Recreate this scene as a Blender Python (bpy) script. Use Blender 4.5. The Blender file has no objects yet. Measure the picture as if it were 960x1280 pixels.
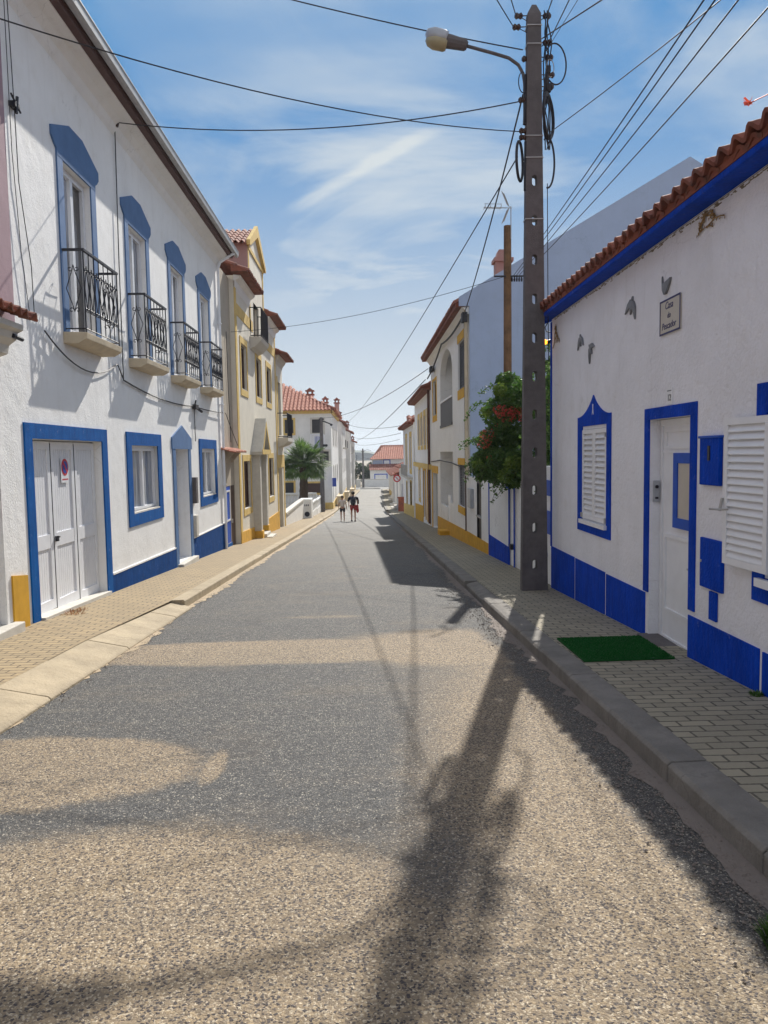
import bpy, bmesh, math, random
from mathutils import Vector, Matrix
random.seed(7)
PI = math.pi
S = bpy.context.scene
COL = S.collection
# ------------------------------------------------------------------ terrain
def gz(y):
    if y < 55: return -.052*y
    if y < 70: return -.052*y + (.052-.0135)*(y-55)**2/30
    if y < 140: return gz(69.999) - .0135*(y-70)
    return gz(139.999)
def sm(a, b, t):
    t = max(0., min(1., (t-a)/(b-a))); return t*t*(3-2*t)
def kl(y): return -2.62 + 1.66*sm(55, 120, y)      # road edge, left
def kr(y): return 1.60 + .70*sm(70, 122, y)        # road edge, right
# ------------------------------------------------------------------ materials
def newmat(name):
    m = bpy.data.materials.new(name); m.use_nodes = True
    return m, m.node_tree.nodes, m.node_tree.links, m.node_tree.nodes['Principled BSDF']
def N(ns, typ, **kw):
    n = ns.new(typ)
    for k, v in kw.items():
        if k in n.inputs: n.inputs[k].default_value = v
        else: setattr(n, k, v)
    return n
def rgba(c): return (c[0], c[1], c[2], 1)
def mixc(ns, ls, fac, a, b, blend='MIX'):
    n = ns.new('ShaderNodeMix'); n.data_type = 'RGBA'; n.blend_type = blend
    for i, v in ((0, fac), (6, a), (7, b)):
        if hasattr(v, 'links'): ls.new(v, n.inputs[i])
        elif i == 0: n.inputs[0].default_value = v
        else: n.inputs[i].default_value = rgba(v)
    return n.outputs[2]
def ramp(ns, ls, inp, p0, p1, c0=(0,0,0), c1=(1,1,1)):
    r = ns.new('ShaderNodeValToRGB')
    r.color_ramp.elements[0].position = p0; r.color_ramp.elements[0].color = rgba(c0)
    r.color_ramp.elements[1].position = p1; r.color_ramp.elements[1].color = rgba(c1)
    ls.new(inp, r.inputs[0]); return r.outputs[0]
def paint(name, col, var=.12, rough=.8, bump=.25, bscale=60, nscale=1.3, col2=None, grime=0.25, spec=.3, wear=0., crack=0.):
    """painted render: slow colour drift, blotchy wear and a fine grain"""
    m, ns, ls, b = newmat(name)
    tc = N(ns, 'ShaderNodeTexCoord')
    n1 = N(ns, 'ShaderNodeTexNoise', Scale=nscale, Detail=6., Roughness=.62); ls.new(tc.outputs['Object'], n1.inputs['Vector'])
    c2 = col2 or tuple(x*(1-var*2) for x in col)
    f = ramp(ns, ls, n1.outputs['Fac'], .35, .72)
    c = mixc(ns, ls, f, col, c2)
    if grime:
        mp = N(ns, 'ShaderNodeMapping'); mp.inputs['Scale'].default_value = (4, 4, .45); ls.new(tc.outputs['Object'], mp.inputs['Vector'])
        n2 = N(ns, 'ShaderNodeTexNoise', Scale=1.6, Detail=5., Roughness=.7); ls.new(mp.outputs[0], n2.inputs['Vector'])
        g = ramp(ns, ls, n2.outputs['Fac'], .56, .78)
        mm = N(ns, 'ShaderNodeMath', operation='MULTIPLY'); ls.new(g, mm.inputs[0]); mm.inputs[1].default_value = grime
        c = mixc(ns, ls, mm.outputs[0], c, tuple(x*.62 for x in (col[0], col[1]*.96, col[2]*.9)))
    if wear:      # chips and brushed-thin spots where the pale render shows
        nw = N(ns, 'ShaderNodeTexNoise', Scale=9., Detail=9., Roughness=.78); ls.new(tc.outputs['Object'], nw.inputs['Vector'])
        mw = N(ns, 'ShaderNodeMath', operation='MULTIPLY'); ls.new(ramp(ns, ls, nw.outputs['Fac'], .60, .70), mw.inputs[0]); mw.inputs[1].default_value = wear
        c = mixc(ns, ls, mw.outputs[0], c, (.50, .52, .58))
        nb = N(ns, 'ShaderNodeTexNoise', Scale=26., Detail=4., Roughness=.6); mpb = N(ns, 'ShaderNodeMapping'); mpb.inputs['Scale'].default_value = (1, 1, .12); ls.new(tc.outputs['Object'], mpb.inputs['Vector']); ls.new(mpb.outputs[0], nb.inputs['Vector'])
        c = mixc(ns, ls, 1., c, ramp(ns, ls, nb.outputs['Fac'], .3, .7, (.74,.76,.80), (1.18,1.16,1.12)), 'MULTIPLY')
    if crack:
        vc = N(ns, 'ShaderNodeTexVoronoi', Scale=.9, feature='DISTANCE_TO_EDGE')
        nd_ = N(ns, 'ShaderNodeTexNoise', Scale=2.5, Detail=6.); ls.new(tc.outputs['Object'], nd_.inputs['Vector'])
        vm_ = N(ns, 'ShaderNodeVectorMath', operation='MULTIPLY_ADD'); ls.new(nd_.outputs['Color'], vm_.inputs[0]); vm_.inputs[1].default_value = (.7, .7, .7); ls.new(tc.outputs['Object'], vm_.inputs[2]); ls.new(vm_.outputs[0], vc.inputs['Vector'])
        nm_ = N(ns, 'ShaderNodeTexNoise', Scale=.8, Detail=2.); ls.new(tc.outputs['Object'], nm_.inputs['Vector'])
        mk = N(ns, 'ShaderNodeMath', operation='MULTIPLY'); ls.new(ramp(ns, ls, vc.outputs['Distance'], .0, .007, (1,1,1), (0,0,0)), mk.inputs[0]); ls.new(ramp(ns, ls, nm_.outputs['Fac'], .5, .62), mk.inputs[1])
        mk2 = N(ns, 'ShaderNodeMath', operation='MULTIPLY'); ls.new(mk.outputs[0], mk2.inputs[0]); mk2.inputs[1].default_value = crack
        c = mixc(ns, ls, mk2.outputs[0], c, tuple(x*.5 for x in col))
        ns_ = N(ns, 'ShaderNodeTexNoise', Scale=3.2, Detail=7., Roughness=.72); ls.new(tc.outputs['Object'], ns_.inputs['Vector'])
        ms_ = N(ns, 'ShaderNodeMath', operation='MULTIPLY'); ls.new(ramp(ns, ls, ns_.outputs['Fac'], .52, .8), ms_.inputs[0]); ms_.inputs[1].default_value = .35
        c = mixc(ns, ls, ms_.outputs[0], c, (col[0]*.72, col[1]*.68, col[2]*.60))
    ls.new(c, b.inputs['Base Color']); b.inputs['Roughness'].default_value = rough
    b.inputs['Specular IOR Level'].default_value = spec
    if bump:
        n3 = N(ns, 'ShaderNodeTexNoise', Scale=bscale, Detail=3., Roughness=.6); ls.new(tc.outputs['Object'], n3.inputs['Vector'])
        n4 = N(ns, 'ShaderNodeTexNoise', Scale=5., Detail=2.); ls.new(tc.outputs['Object'], n4.inputs['Vector'])
        ad = N(ns, 'ShaderNodeMath', operation='MULTIPLY_ADD'); ls.new(n4.outputs['Fac'], ad.inputs[0]); ad.inputs[1].default_value = 1.6; ls.new(n3.outputs['Fac'], ad.inputs[2])
        bp = N(ns, 'ShaderNodeBump', Strength=bump, Distance=.012); ls.new(ad.outputs[0], bp.inputs['Height']); ls.new(bp.outputs[0], b.inputs['Normal'])
    return m
def simple(name, col, rough=.5, metal=0., spec=.5, var=.1, sc=8):
    m, ns, ls, b = newmat(name)
    tc = N(ns, 'ShaderNodeTexCoord'); n1 = N(ns, 'ShaderNodeTexNoise', Scale=sc, Detail=4.); ls.new(tc.outputs['Object'], n1.inputs['Vector'])
    c = mixc(ns, ls, ramp(ns, ls, n1.outputs['Fac'], .35, .7), col, tuple(x*(1-2*var) for x in col))
    ls.new(c, b.inputs['Base Color']); b.inputs['Roughness'].default_value = rough; b.inputs['Metallic'].default_value = metal
    b.inputs['Specular IOR Level'].default_value = spec
    return m
M = {}
M['white'] = paint('white_render', (.86,.855,.84), var=.04, bump=.45, bscale=42, grime=.34, crack=.5)
M['white2'] = paint('white_render_rough', (.83,.83,.87), var=.05, bump=.9, bscale=30, grime=.34, crack=.45)
M['warmwhite'] = paint('warm_render', (.78,.73,.62), var=.06, grime=.4, crack=.4)
M['white3'] = paint('white_render_far', (.80,.79,.76), var=.06, bump=.1, grime=.35)
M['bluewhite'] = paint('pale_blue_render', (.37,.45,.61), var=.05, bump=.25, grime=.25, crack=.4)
M['mauve'] = paint('mauve_render', (.38,.26,.29), var=.06)
M['pinkish'] = paint('pink_render', (.45,.27,.24), var=.08)
M['beige'] = paint('beige_render', (.46,.40,.32), var=.08)
M['cream'] = paint('cream_stone', (.62,.52,.37), var=.12, bscale=90, nscale=4)
M['blue'] = paint('blue_paint', (.003,.10,.36), var=.12, rough=.8, nscale=3, bump=.35, grime=.2, spec=.10, wear=.35)
M['bluedeep'] = paint('deep_blue_paint', (.002,.058,.24), var=.12, rough=.85, nscale=3, bump=.7, bscale=40, grime=.2, spec=.08, wear=.3)
M['bluefade'] = paint('faded_blue_paint', (.09,.18,.36), var=.10, rough=.7, nscale=3, grime=.2)
M['blue2'] = paint('cobalt_paint', (.002,.058,.50), var=.16, rough=.75, nscale=2.5, bump=.8, bscale=38, grime=.2, spec=.10, wear=.22)
M['bluesmooth'] = simple('cobalt_enamel', (.003,.08,.50), .5, spec=.3)
M['gold'] = paint('ochre_paint', (.74,.42,.05), var=.14, nscale=4, grime=.4)
M['gold2'] = paint('pale_ochre_paint', (.76,.54,.18), var=.12, nscale=3, grime=.4)
M['gold3'] = paint('mustard_paint', (.66,.36,.03), var=.1, nscale=4, grime=.3)
M['whitepvc'] = simple('white_enamel', (.80,.81,.84), .35, var=.03)
M['greyvane'] = simple('grey_aluminium', (.42,.44,.47), .4, metal=.3)
M['greydark'] = simple('dark_shutter', (.10,.10,.11), .6)
M['gutter'] = simple('zinc_gutter', (.46,.45,.44), .45, metal=.35)
M['maroon'] = simple('brown_fascia', (.10,.045,.038), .7)
M['iron'] = simple('black_iron', (.012,.012,.02), .5)
M['cable'] = simple('black_cable', (.014,.012,.018), .6)
M['brownwood'] = simple('dark_brown_wood', (.06,.022,.014), .5)
M['darkhole'] = simple('dark_interior', (.012,.012,.016), .5)
M['wood'] = paint('pole_wood', (.20,.11,.055), var=.25, nscale=6, bump=.5, bscale=30)
M['concrete'] = paint('grey_concrete', (.150,.136,.137), var=.18, bscale=70, bump=.7, nscale=5, grime=.6)
M['stone'] = paint('pale_stone', (.62,.59,.53), var=.08, nscale=5)
M['bark'] = paint('palm_bark', (.09,.06,.04), var=.3, nscale=8, bump=1., bscale=20)
M['terracotta'] = None
M['skin'] = simple('skin', (.40,.22,.15), .6)
M['hair'] = simple('dark_hair', (.02,.014,.01), .6)
M['hairgrey'] = simple('brown_hair', (.09,.055,.03), .6)
M['shirtlight'] = simple('pale_shirt', (.55,.50,.47), .9)
M['darkcloth'] = simple('navy_cloth', (.012,.014,.03), .9)
M['redcloth'] = simple('red_cloth', (.36,.015,.02), .9)
M['red'] = simple('red_paint', (.55,.02,.03), .5, var=.03)
M['signblue'] = simple('sign_blue', (.02,.06,.35), .5, var=.03)
M['greymark'] = simple('grey_glaze', (.20,.21,.23), .55, var=.15)
M['inkblue'] = simple('blue_ink', (.03,.03,.13), .6)
M['tilecream'] = simple('cream_tile', (.52,.47,.40), .35, var=.04)
M['straw'] = simple('dry_vine', (.30,.19,.08), .9)
M['insul'] = simple('brown_porcelain', (.05,.025,.02), .25)
M['lampglass'] = simple('yellowed_glass', (.38,.33,.19), .2)
M['curtain'] = simple('net_curtain', (.42,.44,.48), .9, var=.25, sc=14)

def mat_roof(name, c1, c2, c3):
    m, ns, ls, b = newmat(name)
    tc = N(ns, 'ShaderNodeTexCoord')
    v = N(ns, 'ShaderNodeTexVoronoi', Scale=4.5); ls.new(tc.outputs['Object'], v.inputs['Vector'])
    n = N(ns, 'ShaderNodeTexNoise', Scale=9., Detail=5.); ls.new(tc.outputs['Object'], n.inputs['Vector'])
    sp = N(ns, 'ShaderNodeSeparateColor'); ls.new(v.outputs['Color'], sp.inputs[0])
    c = mixc(ns, ls, sp.outputs[0], c1, c2)
    c = mixc(ns, ls, ramp(ns, ls, n.outputs['Fac'], .5, .72), c, c3)
    ls.new(c, b.inputs['Base Color']); b.inputs['Roughness'].default_value = .85
    bp = N(ns, 'ShaderNodeBump', Strength=.4, Distance=.01); ls.new(n.outputs['Fac'], bp.inputs['Height']); ls.new(bp.outputs[0], b.inputs['Normal'])
    return m
M['terracotta'] = mat_roof('terracotta_tiles', (.30,.085,.045), (.20,.055,.035), (.13,.055,.04))
M['terralight'] = mat_roof('sunbleached_tiles', (.50,.20,.13), (.38,.13,.08), (.60,.36,.27))
M['terraedge'] = mat_roof('terracotta_edge', (.25,.075,.04), (.17,.05,.03), (.10,.045,.03))

def mat_glass():
    m, ns, ls, b = newmat('window_glass')
    tc = N(ns, 'ShaderNodeTexCoord'); n = N(ns, 'ShaderNodeTexNoise', Scale=1.2, Detail=1.); ls.new(tc.outputs['Object'], n.inputs['Vector'])
    c = mixc(ns, ls, ramp(ns, ls, n.outputs['Fac'], .42, .6), (.02,.022,.03), (.10,.10,.11))
    ls.new(c, b.inputs['Base Color']); b.inputs['Roughness'].default_value = .04; b.inputs['Specular IOR Level'].default_value = .8
    bp = N(ns, 'ShaderNodeBump', Strength=.05, Distance=.01); ls.new(n.outputs['Fac'], bp.inputs['Height']); ls.new(bp.outputs[0], b.inputs['Normal'])
    return m
M['glass'] = mat_glass()
def mat_curtained():
    m, ns, ls, b = newmat('curtained_glass')
    tc = N(ns, 'ShaderNodeTexCoord'); mp = N(ns, 'ShaderNodeMapping'); mp.inputs['Scale'].default_value = (1, 9, .35); ls.new(tc.outputs['Object'], mp.inputs['Vector'])
    n = N(ns, 'ShaderNodeTexNoise', Scale=3., Detail=3.); ls.new(mp.outputs[0], n.inputs['Vector'])
    mp2 = N(ns, 'ShaderNodeMapping'); mp2.inputs['Scale'].default_value = (1, 1.6, .3); ls.new(tc.outputs['Object'], mp2.inputs['Vector'])
    n2 = N(ns, 'ShaderNodeTexNoise', Scale=1.3, Detail=2.); ls.new(mp2.outputs[0], n2.inputs['Vector'])
    folds = ramp(ns, ls, n.outputs['Fac'], .35, .65, (.13,.14,.17), (.42,.45,.50))
    c = mixc(ns, ls, ramp(ns, ls, n2.outputs['Fac'], .47, .53), (.03,.026,.024), folds)
    ls.new(c, b.inputs['Base Color']); b.inputs['Roughness'].default_value = .06; b.inputs['Specular IOR Level'].default_value = .7
    return m
M['curtained'] = mat_curtained()

def mat_road():
    m, ns, ls, b = newmat('worn_chip_seal')
    tc = N(ns, 'ShaderNodeTexCoord'); P = tc.outputs['Object']
    sx = N(ns, 'ShaderNodeSeparateXYZ'); ls.new(P, sx.inputs[0])
    nd = N(ns, 'ShaderNodeTexNoise', Scale=1.7, Detail=5., Roughness=.6); ls.new(P, nd.inputs['Vector'])
    nf = N(ns, 'ShaderNodeTexNoise', Scale=14., Detail=5., Roughness=.7); ls.new(P, nf.inputs['Vector'])
    def math_(op, a, bb, cc=None):
        n = N(ns, 'ShaderNodeMath', operation=op)
        for i, v in enumerate((a, bb, cc)):
            if v is None: continue
            if hasattr(v, 'links'): ls.new(v, n.inputs[i])
            else: n.inputs[i].default_value = v
        return n.outputs[0]
    X, Y = sx.outputs[0], sx.outputs[1]
    w = math_('MULTIPLY_ADD', nd.outputs['Fac'], .9, -.45)
    w2 = math_('MULTIPLY_ADD', nf.outputs['Fac'], .62, -.31)
    wob = math_('ADD', w, w2)
    def blob(cx, cy, rx, ry, soft=.10, k=1.):
        a = math_('DIVIDE', math_('SUBTRACT', X, cx), rx); c = math_('DIVIDE', math_('SUBTRACT', Y, cy), ry)
        d = math_('SQRT', math_('ADD', math_('MULTIPLY', a, a), math_('MULTIPLY', c, c)), 0)
        d = math_('ADD', d, math_('MULTIPLY', wob, k))
        mr = N(ns, 'ShaderNodeMapRange', interpolation_type='SMOOTHSTEP'); ls.new(d, mr.inputs['Value'])
        mr.inputs['From Min'].default_value = 1-soft; mr.inputs['From Max'].default_value = 1+soft
        mr.inputs['To Min'].default_value = 1; mr.inputs['To Max'].default_value = 0
        return mr.outputs[0]
    def uni(a, bb): return math_('MAXIMUM', a, bb)
    tan = blob(-.9, 7.75, 2.4, .60, .12, .35)
    tan = uni(tan, blob(.95, 7.85, 1.25, .95, .25, .5))
    tan = uni(tan, blob(-2.2, 4.45, 1.22, .62, .10, .34))
    tan = uni(tan, blob(-1.0, 1.3, 1.75, 2.28, .08, .22))
    tan = uni(tan, blob(.6, 1.5, 1.5, 1.5, .35, .4))
    tan = uni(tan, blob(1.15, 3.9, .85, 3.6, .45, .5))
    tan = uni(tan, math_('MULTIPLY', blob(-.6, 9.9, .5, .12, .3, .6), .5))
    tan = uni(tan, math_('MULTIPLY', blob(-.93, 4.45, .07, .28, .3, .6), .9))
    ed_ = N(ns, 'ShaderNodeMapRange', interpolation_type='SMOOTHSTEP'); ls.new(math_('ADD', X, math_('MULTIPLY', wob, .35)), ed_.inputs['Value']); ed_.inputs['From Min'].default_value = 1.22; ed_.inputs['From Max'].default_value = 1.36; ed_.inputs['To Min'].default_value = 1; ed_.inputs['To Max'].default_value = .12
    mo = N(ns, 'ShaderNodeTexNoise', Scale=1.1, Detail=9., Roughness=.74); ls.new(P, mo.inputs['Vector'])
    tan = math_('MINIMUM', math_('MAXIMUM', math_('ADD', tan, math_('MULTIPLY', math_('SUBTRACT', mo.outputs['Fac'], .5), 1.5)), 0.), 1.)
    tan = math_('MULTIPLY', tan, ed_.outputs[0])
    # far stretch grows paler with distance
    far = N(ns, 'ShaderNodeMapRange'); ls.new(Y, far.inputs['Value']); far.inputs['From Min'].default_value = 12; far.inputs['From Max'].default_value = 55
    # stones
    wn_ = N(ns, 'ShaderNodeTexNoise', Scale=70., Detail=3.); ls.new(P, wn_.inputs['Vector'])
    vd_ = N(ns, 'ShaderNodeVectorMath', operation='MULTIPLY_ADD'); ls.new(wn_.outputs['Color'], vd_.inputs[0]); vd_.inputs[1].default_value = (.022, .022, .0); ls.new(P, vd_.inputs[2]); PD = vd_.outputs[0]
    def stones(scale):
        v = N(ns, 'ShaderNodeTexVoronoi', Scale=scale); ls.new(PD, v.inputs['Vector'])
        ve = N(ns, 'ShaderNodeTexVoronoi', Scale=scale, feature='DISTANCE_TO_EDGE'); ls.new(PD, ve.inputs['Vector'])
        return v, ve
    v1, e1 = stones(150.)
    v2, e2 = stones(84.)
    s1 = N(ns, 'ShaderNodeSeparateColor'); ls.new(v1.outputs['Color'], s1.inputs[0])
    s2 = N(ns, 'ShaderNodeSeparateColor'); ls.new(v2.outputs['Color'], s2.inputs[0])
    # grey binder with dark stones and sparse pale chips
    g = mixc(ns, ls, ramp(ns, ls, s1.outputs[0], .15, .95), (.045,.047,.05), (.15,.148,.145))
    g = mixc(ns, ls, ramp(ns, ls, s1.outputs[1], .84, .90), g, (.42,.39,.33))
    g = mixc(ns, ls, ramp(ns, ls, e1.outputs['Distance'], .02, .16, (1,1,1), (0,0,0)), g, (.035,.036,.04))
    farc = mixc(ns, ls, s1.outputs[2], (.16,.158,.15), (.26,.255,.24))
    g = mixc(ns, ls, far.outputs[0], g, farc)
    sp1 = N(ns, 'ShaderNodeTexNoise', Scale=24., Detail=5., Roughness=.75); ls.new(P, sp1.inputs['Vector'])
    g = mixc(ns, ls, 1., g, ramp(ns, ls, sp1.outputs['Fac'], .34, .66, (.62,.62,.64), (1.4,1.38,1.32)), 'MULTIPLY')
    # tan: sandy matrix with dark chips
    t = mixc(ns, ls, s2.outputs[0], (.37,.28,.17), (.20,.155,.105))
    t = mixc(ns, ls, ramp(ns, ls, s1.outputs[1], .80, .86), t, (.56,.47,.34))
    dk = math_('MULTIPLY', ramp(ns, ls, s2.outputs[1], .50, .60), ramp(ns, ls, v2.outputs['Distance'], .42, .58, (1,1,1), (0,0,0)))
    t = mixc(ns, ls, dk, t, (.06,.05,.05))
    t = mixc(ns, ls, ramp(ns, ls, e2.outputs['Distance'], .0, .06, (1,1,1), (0,0,0)), t, (.22,.17,.125))
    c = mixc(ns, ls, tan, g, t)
    big = N(ns, 'ShaderNodeTexNoise', Scale=.55, Detail=6., Roughness=.65); ls.new(P, big.inputs['Vector'])
    c = mixc(ns, ls, math_('MULTIPLY', ramp(ns, ls, big.outputs['Fac'], .45, .75), .35), c, (.07,.068,.068))
    # faint wheel-worn lighter tracks
    n5 = N(ns, 'ShaderNodeTexNoise', Scale=2.2, Detail=6., Roughness=.7)
    mp = N(ns, 'ShaderNodeMapping'); mp.inputs['Scale'].default_value = (.9, 3.0, 1); ls.new(P, mp.inputs['Vector']); ls.new(mp.outputs[0], n5.inputs['Vector'])
    c = mixc(ns, ls, math_('MULTIPLY', ramp(ns, ls, n5.outputs['Fac'], .55, .8), .22), c, (.33,.29,.22))
    # painted stand-in for the street lamp's shadow near the camera, switched off
    st = math_('MULTIPLY', blob(-.85, 1.95, .8, .40, .35, .5), .0)

    vk = N(ns, 'ShaderNodeTexVoronoi', Scale=.55, feature='DISTANCE_TO_EDGE'); vkn = N(ns, 'ShaderNodeTexNoise', Scale=1.6, Detail=8., Roughness=.7); ls.new(P, vkn.inputs['Vector'])
    vkm = N(ns, 'ShaderNodeVectorMath', operation='MULTIPLY_ADD'); ls.new(vkn.outputs['Color'], vkm.inputs[0]); vkm.inputs[1].default_value = (1.1, 1.1, 0); ls.new(P, vkm.inputs[2]); ls.new(vkm.outputs[0], vk.inputs['Vector'])
    ck = math_('MULTIPLY', ramp(ns, ls, vk.outputs['Distance'], .0, .012, (1,1,1), (0,0,0)), ramp(ns, ls, big.outputs['Fac'], .48, .56))
    c = mixc(ns, ls, math_('MULTIPLY', ck, .6), c, (.035,.033,.033))
    c = mixc(ns, ls, st, c, (.055,.05,.05))
    ls.new(c, b.inputs['Base Color']); b.inputs['Roughness'].default_value = .78; b.inputs['Specular IOR Level'].default_value = .4
    hgt = math_('SUBTRACT', 1., math_('ADD', math_('MULTIPLY', v1.outputs['Distance'], .7), math_('MULTIPLY', v2.outputs['Distance'], .8)))
    bp = N(ns, 'ShaderNodeBump', Strength=.85, Distance=.007); ls.new(hgt, bp.inputs['Height']); ls.new(bp.outputs[0], b.inputs['Normal'])
    return m
M['road'] = mat_road()

def mat_pavers(name, c1, c2, cm, bw, bh, off=.5, mortar=.008, rot=0.):
    m, ns, ls, b = newmat(name)
    tc = N(ns, 'ShaderNodeTexCoord')
    mp = N(ns, 'ShaderNodeMapping'); mp.inputs['Rotation'].default_value = (0, 0, rot); ls.new(tc.outputs['Object'], mp.inputs['Vector'])
    wn = N(ns, 'ShaderNodeTexNoise', Scale=3., Detail=2.); ls.new(tc.outputs['Object'], wn.inputs['Vector'])
    vm = N(ns, 'ShaderNodeVectorMath', operation='MULTIPLY_ADD'); ls.new(wn.outputs['Color'], vm.inputs[0]); vm.inputs[1].default_value = (.02,.02,0); ls.new(mp.outputs[0], vm.inputs[2])
    br = N(ns, 'ShaderNodeTexBrick'); ls.new(vm.outputs[0], br.inputs['Vector'])
    br.inputs['Scale'].default_value = 1; br.inputs['Brick Width'].default_value = bw; br.inputs['Row Height'].default_value = bh
    br.inputs['Mortar Size'].default_value = mortar; br.inputs['Mortar Smooth'].default_value = .3; br.inputs['Bias'].default_value = 0
    br.inputs['Color1'].default_value = rgba(c1); br.inputs['Color2'].default_value = rgba(c2); br.inputs['Mortar'].default_value = rgba(cm)
    br.offset = off
    n = N(ns, 'ShaderNodeTexNoise', Scale=1.1, Detail=6., Roughness=.7); ls.new(tc.outputs['Object'], n.inputs['Vector'])
    nn = N(ns, 'ShaderNodeTexNoise', Scale=45., Detail=4., Roughness=.7); ls.new(tc.outputs['Object'], nn.inputs['Vector'])
    mm = N(ns, 'ShaderNodeMath', operation='MULTIPLY'); ls.new(ramp(ns, ls, n.outputs['Fac'], .4, .75), mm.inputs[0]); mm.inputs[1].default_value = .5
    c = mixc(ns, ls, mm.outputs[0], br.outputs['Color'], tuple(x*.55 for x in c1))
    m2 = N(ns, 'ShaderNodeMath', operation='MULTIPLY'); ls.new(ramp(ns, ls, nn.outputs['Fac'], .45, .75), m2.inputs[0]); m2.inputs[1].default_value = .35
    c = mixc(ns, ls, m2.outputs[0], c, tuple(min(1, x*1.5) for x in c2))
    ls.new(c, b.inputs['Base Color']); b.inputs['Roughness'].default_value = .85
    h = N(ns, 'ShaderNodeMath', operation='MULTIPLY_ADD'); ls.new(br.outputs['Fac'], h.inputs[0]); h.inputs[1].default_value = -1.; ls.new(nn.outputs['Fac'], h.inputs[2])
    bp = N(ns, 'ShaderNodeBump', Strength=.6, Distance=.006); ls.new(h.outputs[0], bp.inputs['Height']); ls.new(bp.outputs[0], b.inputs['Normal'])
    return m
M['paveL'] = mat_pavers('sandy_pavers', (.38,.285,.16), (.29,.225,.135), (.09,.065,.04), .20, .105, mortar=.010)
M['paveR'] = mat_pavers('grey_brown_pavers', (.35,.31,.225), (.26,.235,.175), (.07,.06,.045), .205, .105, mortar=.009)
M['kerbL'] = paint('sandy_kerb_stone', (.44,.36,.245), var=.16, nscale=3, bump=.7, bscale=40, grime=.7, crack=.6)
M['kerbR'] = paint('grey_kerb_stone', (.22,.205,.185), var=.2, nscale=3, bump=.7, bscale=40, grime=.7, crack=.6)
M['strip'] = paint('concrete_channel', (.21,.175,.15), var=.2, nscale=5, bump=.7, bscale=60, col2=(.20,.17,.15))
M['stripL'] = paint('sandy_channel', (.47,.37,.25), var=.18, nscale=5, bump=.7, bscale=60)
M['earth'] = paint('dry_earth', (.30,.24,.16), var=.2, nscale=.3)
M['hillmat'] = paint('wooded_hill', (.045,.075,.045), var=.3, nscale=.01, bump=0, grime=0)

def mat_leaf(name, c1, c2, c3=None):
    m, ns, ls, b = newmat(name)
    g = N(ns, 'ShaderNodeNewGeometry')
    c = mixc(ns, ls, g.outputs['Random Per Island'], c1, c2)
    ls.new(c, b.inputs['Base Color']); b.inputs['Roughness'].default_value = .5
    tr = N(ns, 'ShaderNodeBsdfTranslucent'); ls.new(c, tr.inputs[0])
    mx = N(ns, 'ShaderNodeMixShader', ); mx.inputs[0].default_value = .45
    out = ns['Material Output']; ls.new(b.outputs[0], mx.inputs[1]); ls.new(tr.outputs[0], mx.inputs[2]); ls.new(mx.outputs[0], out.inputs[0])
    return m
M['leaf'] = mat_leaf('bougainvillea_leaf', (.04,.11,.022), (.12,.21,.04))
M['leafyoung'] = mat_leaf('young_leaf', (.12,.21,.03), (.22,.30,.05))
M['flower'] = mat_leaf('red_bracts', (.62,.05,.04), (.72,.14,.10))
M['palm'] = mat_leaf('palm_frond', (.05,.13,.02), (.15,.24,.05))
M['grassy'] = mat_leaf('grass_blades', (.04,.12,.015), (.11,.22,.03))
M['turf'] = mat_leaf('plastic_turf', (.004,.10,.012), (.012,.18,.03))
M['tree'] = mat_leaf('dark_tree_leaf', (.02,.045,.018), (.05,.085,.03))
M['orangeleaf'] = mat_leaf('orange_leaf', (.75,.13,.04), (.60,.08,.05))
M['drygrass'] = mat_leaf('dry_weed', (.30,.10,.05), (.34,.24,.10))

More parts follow.
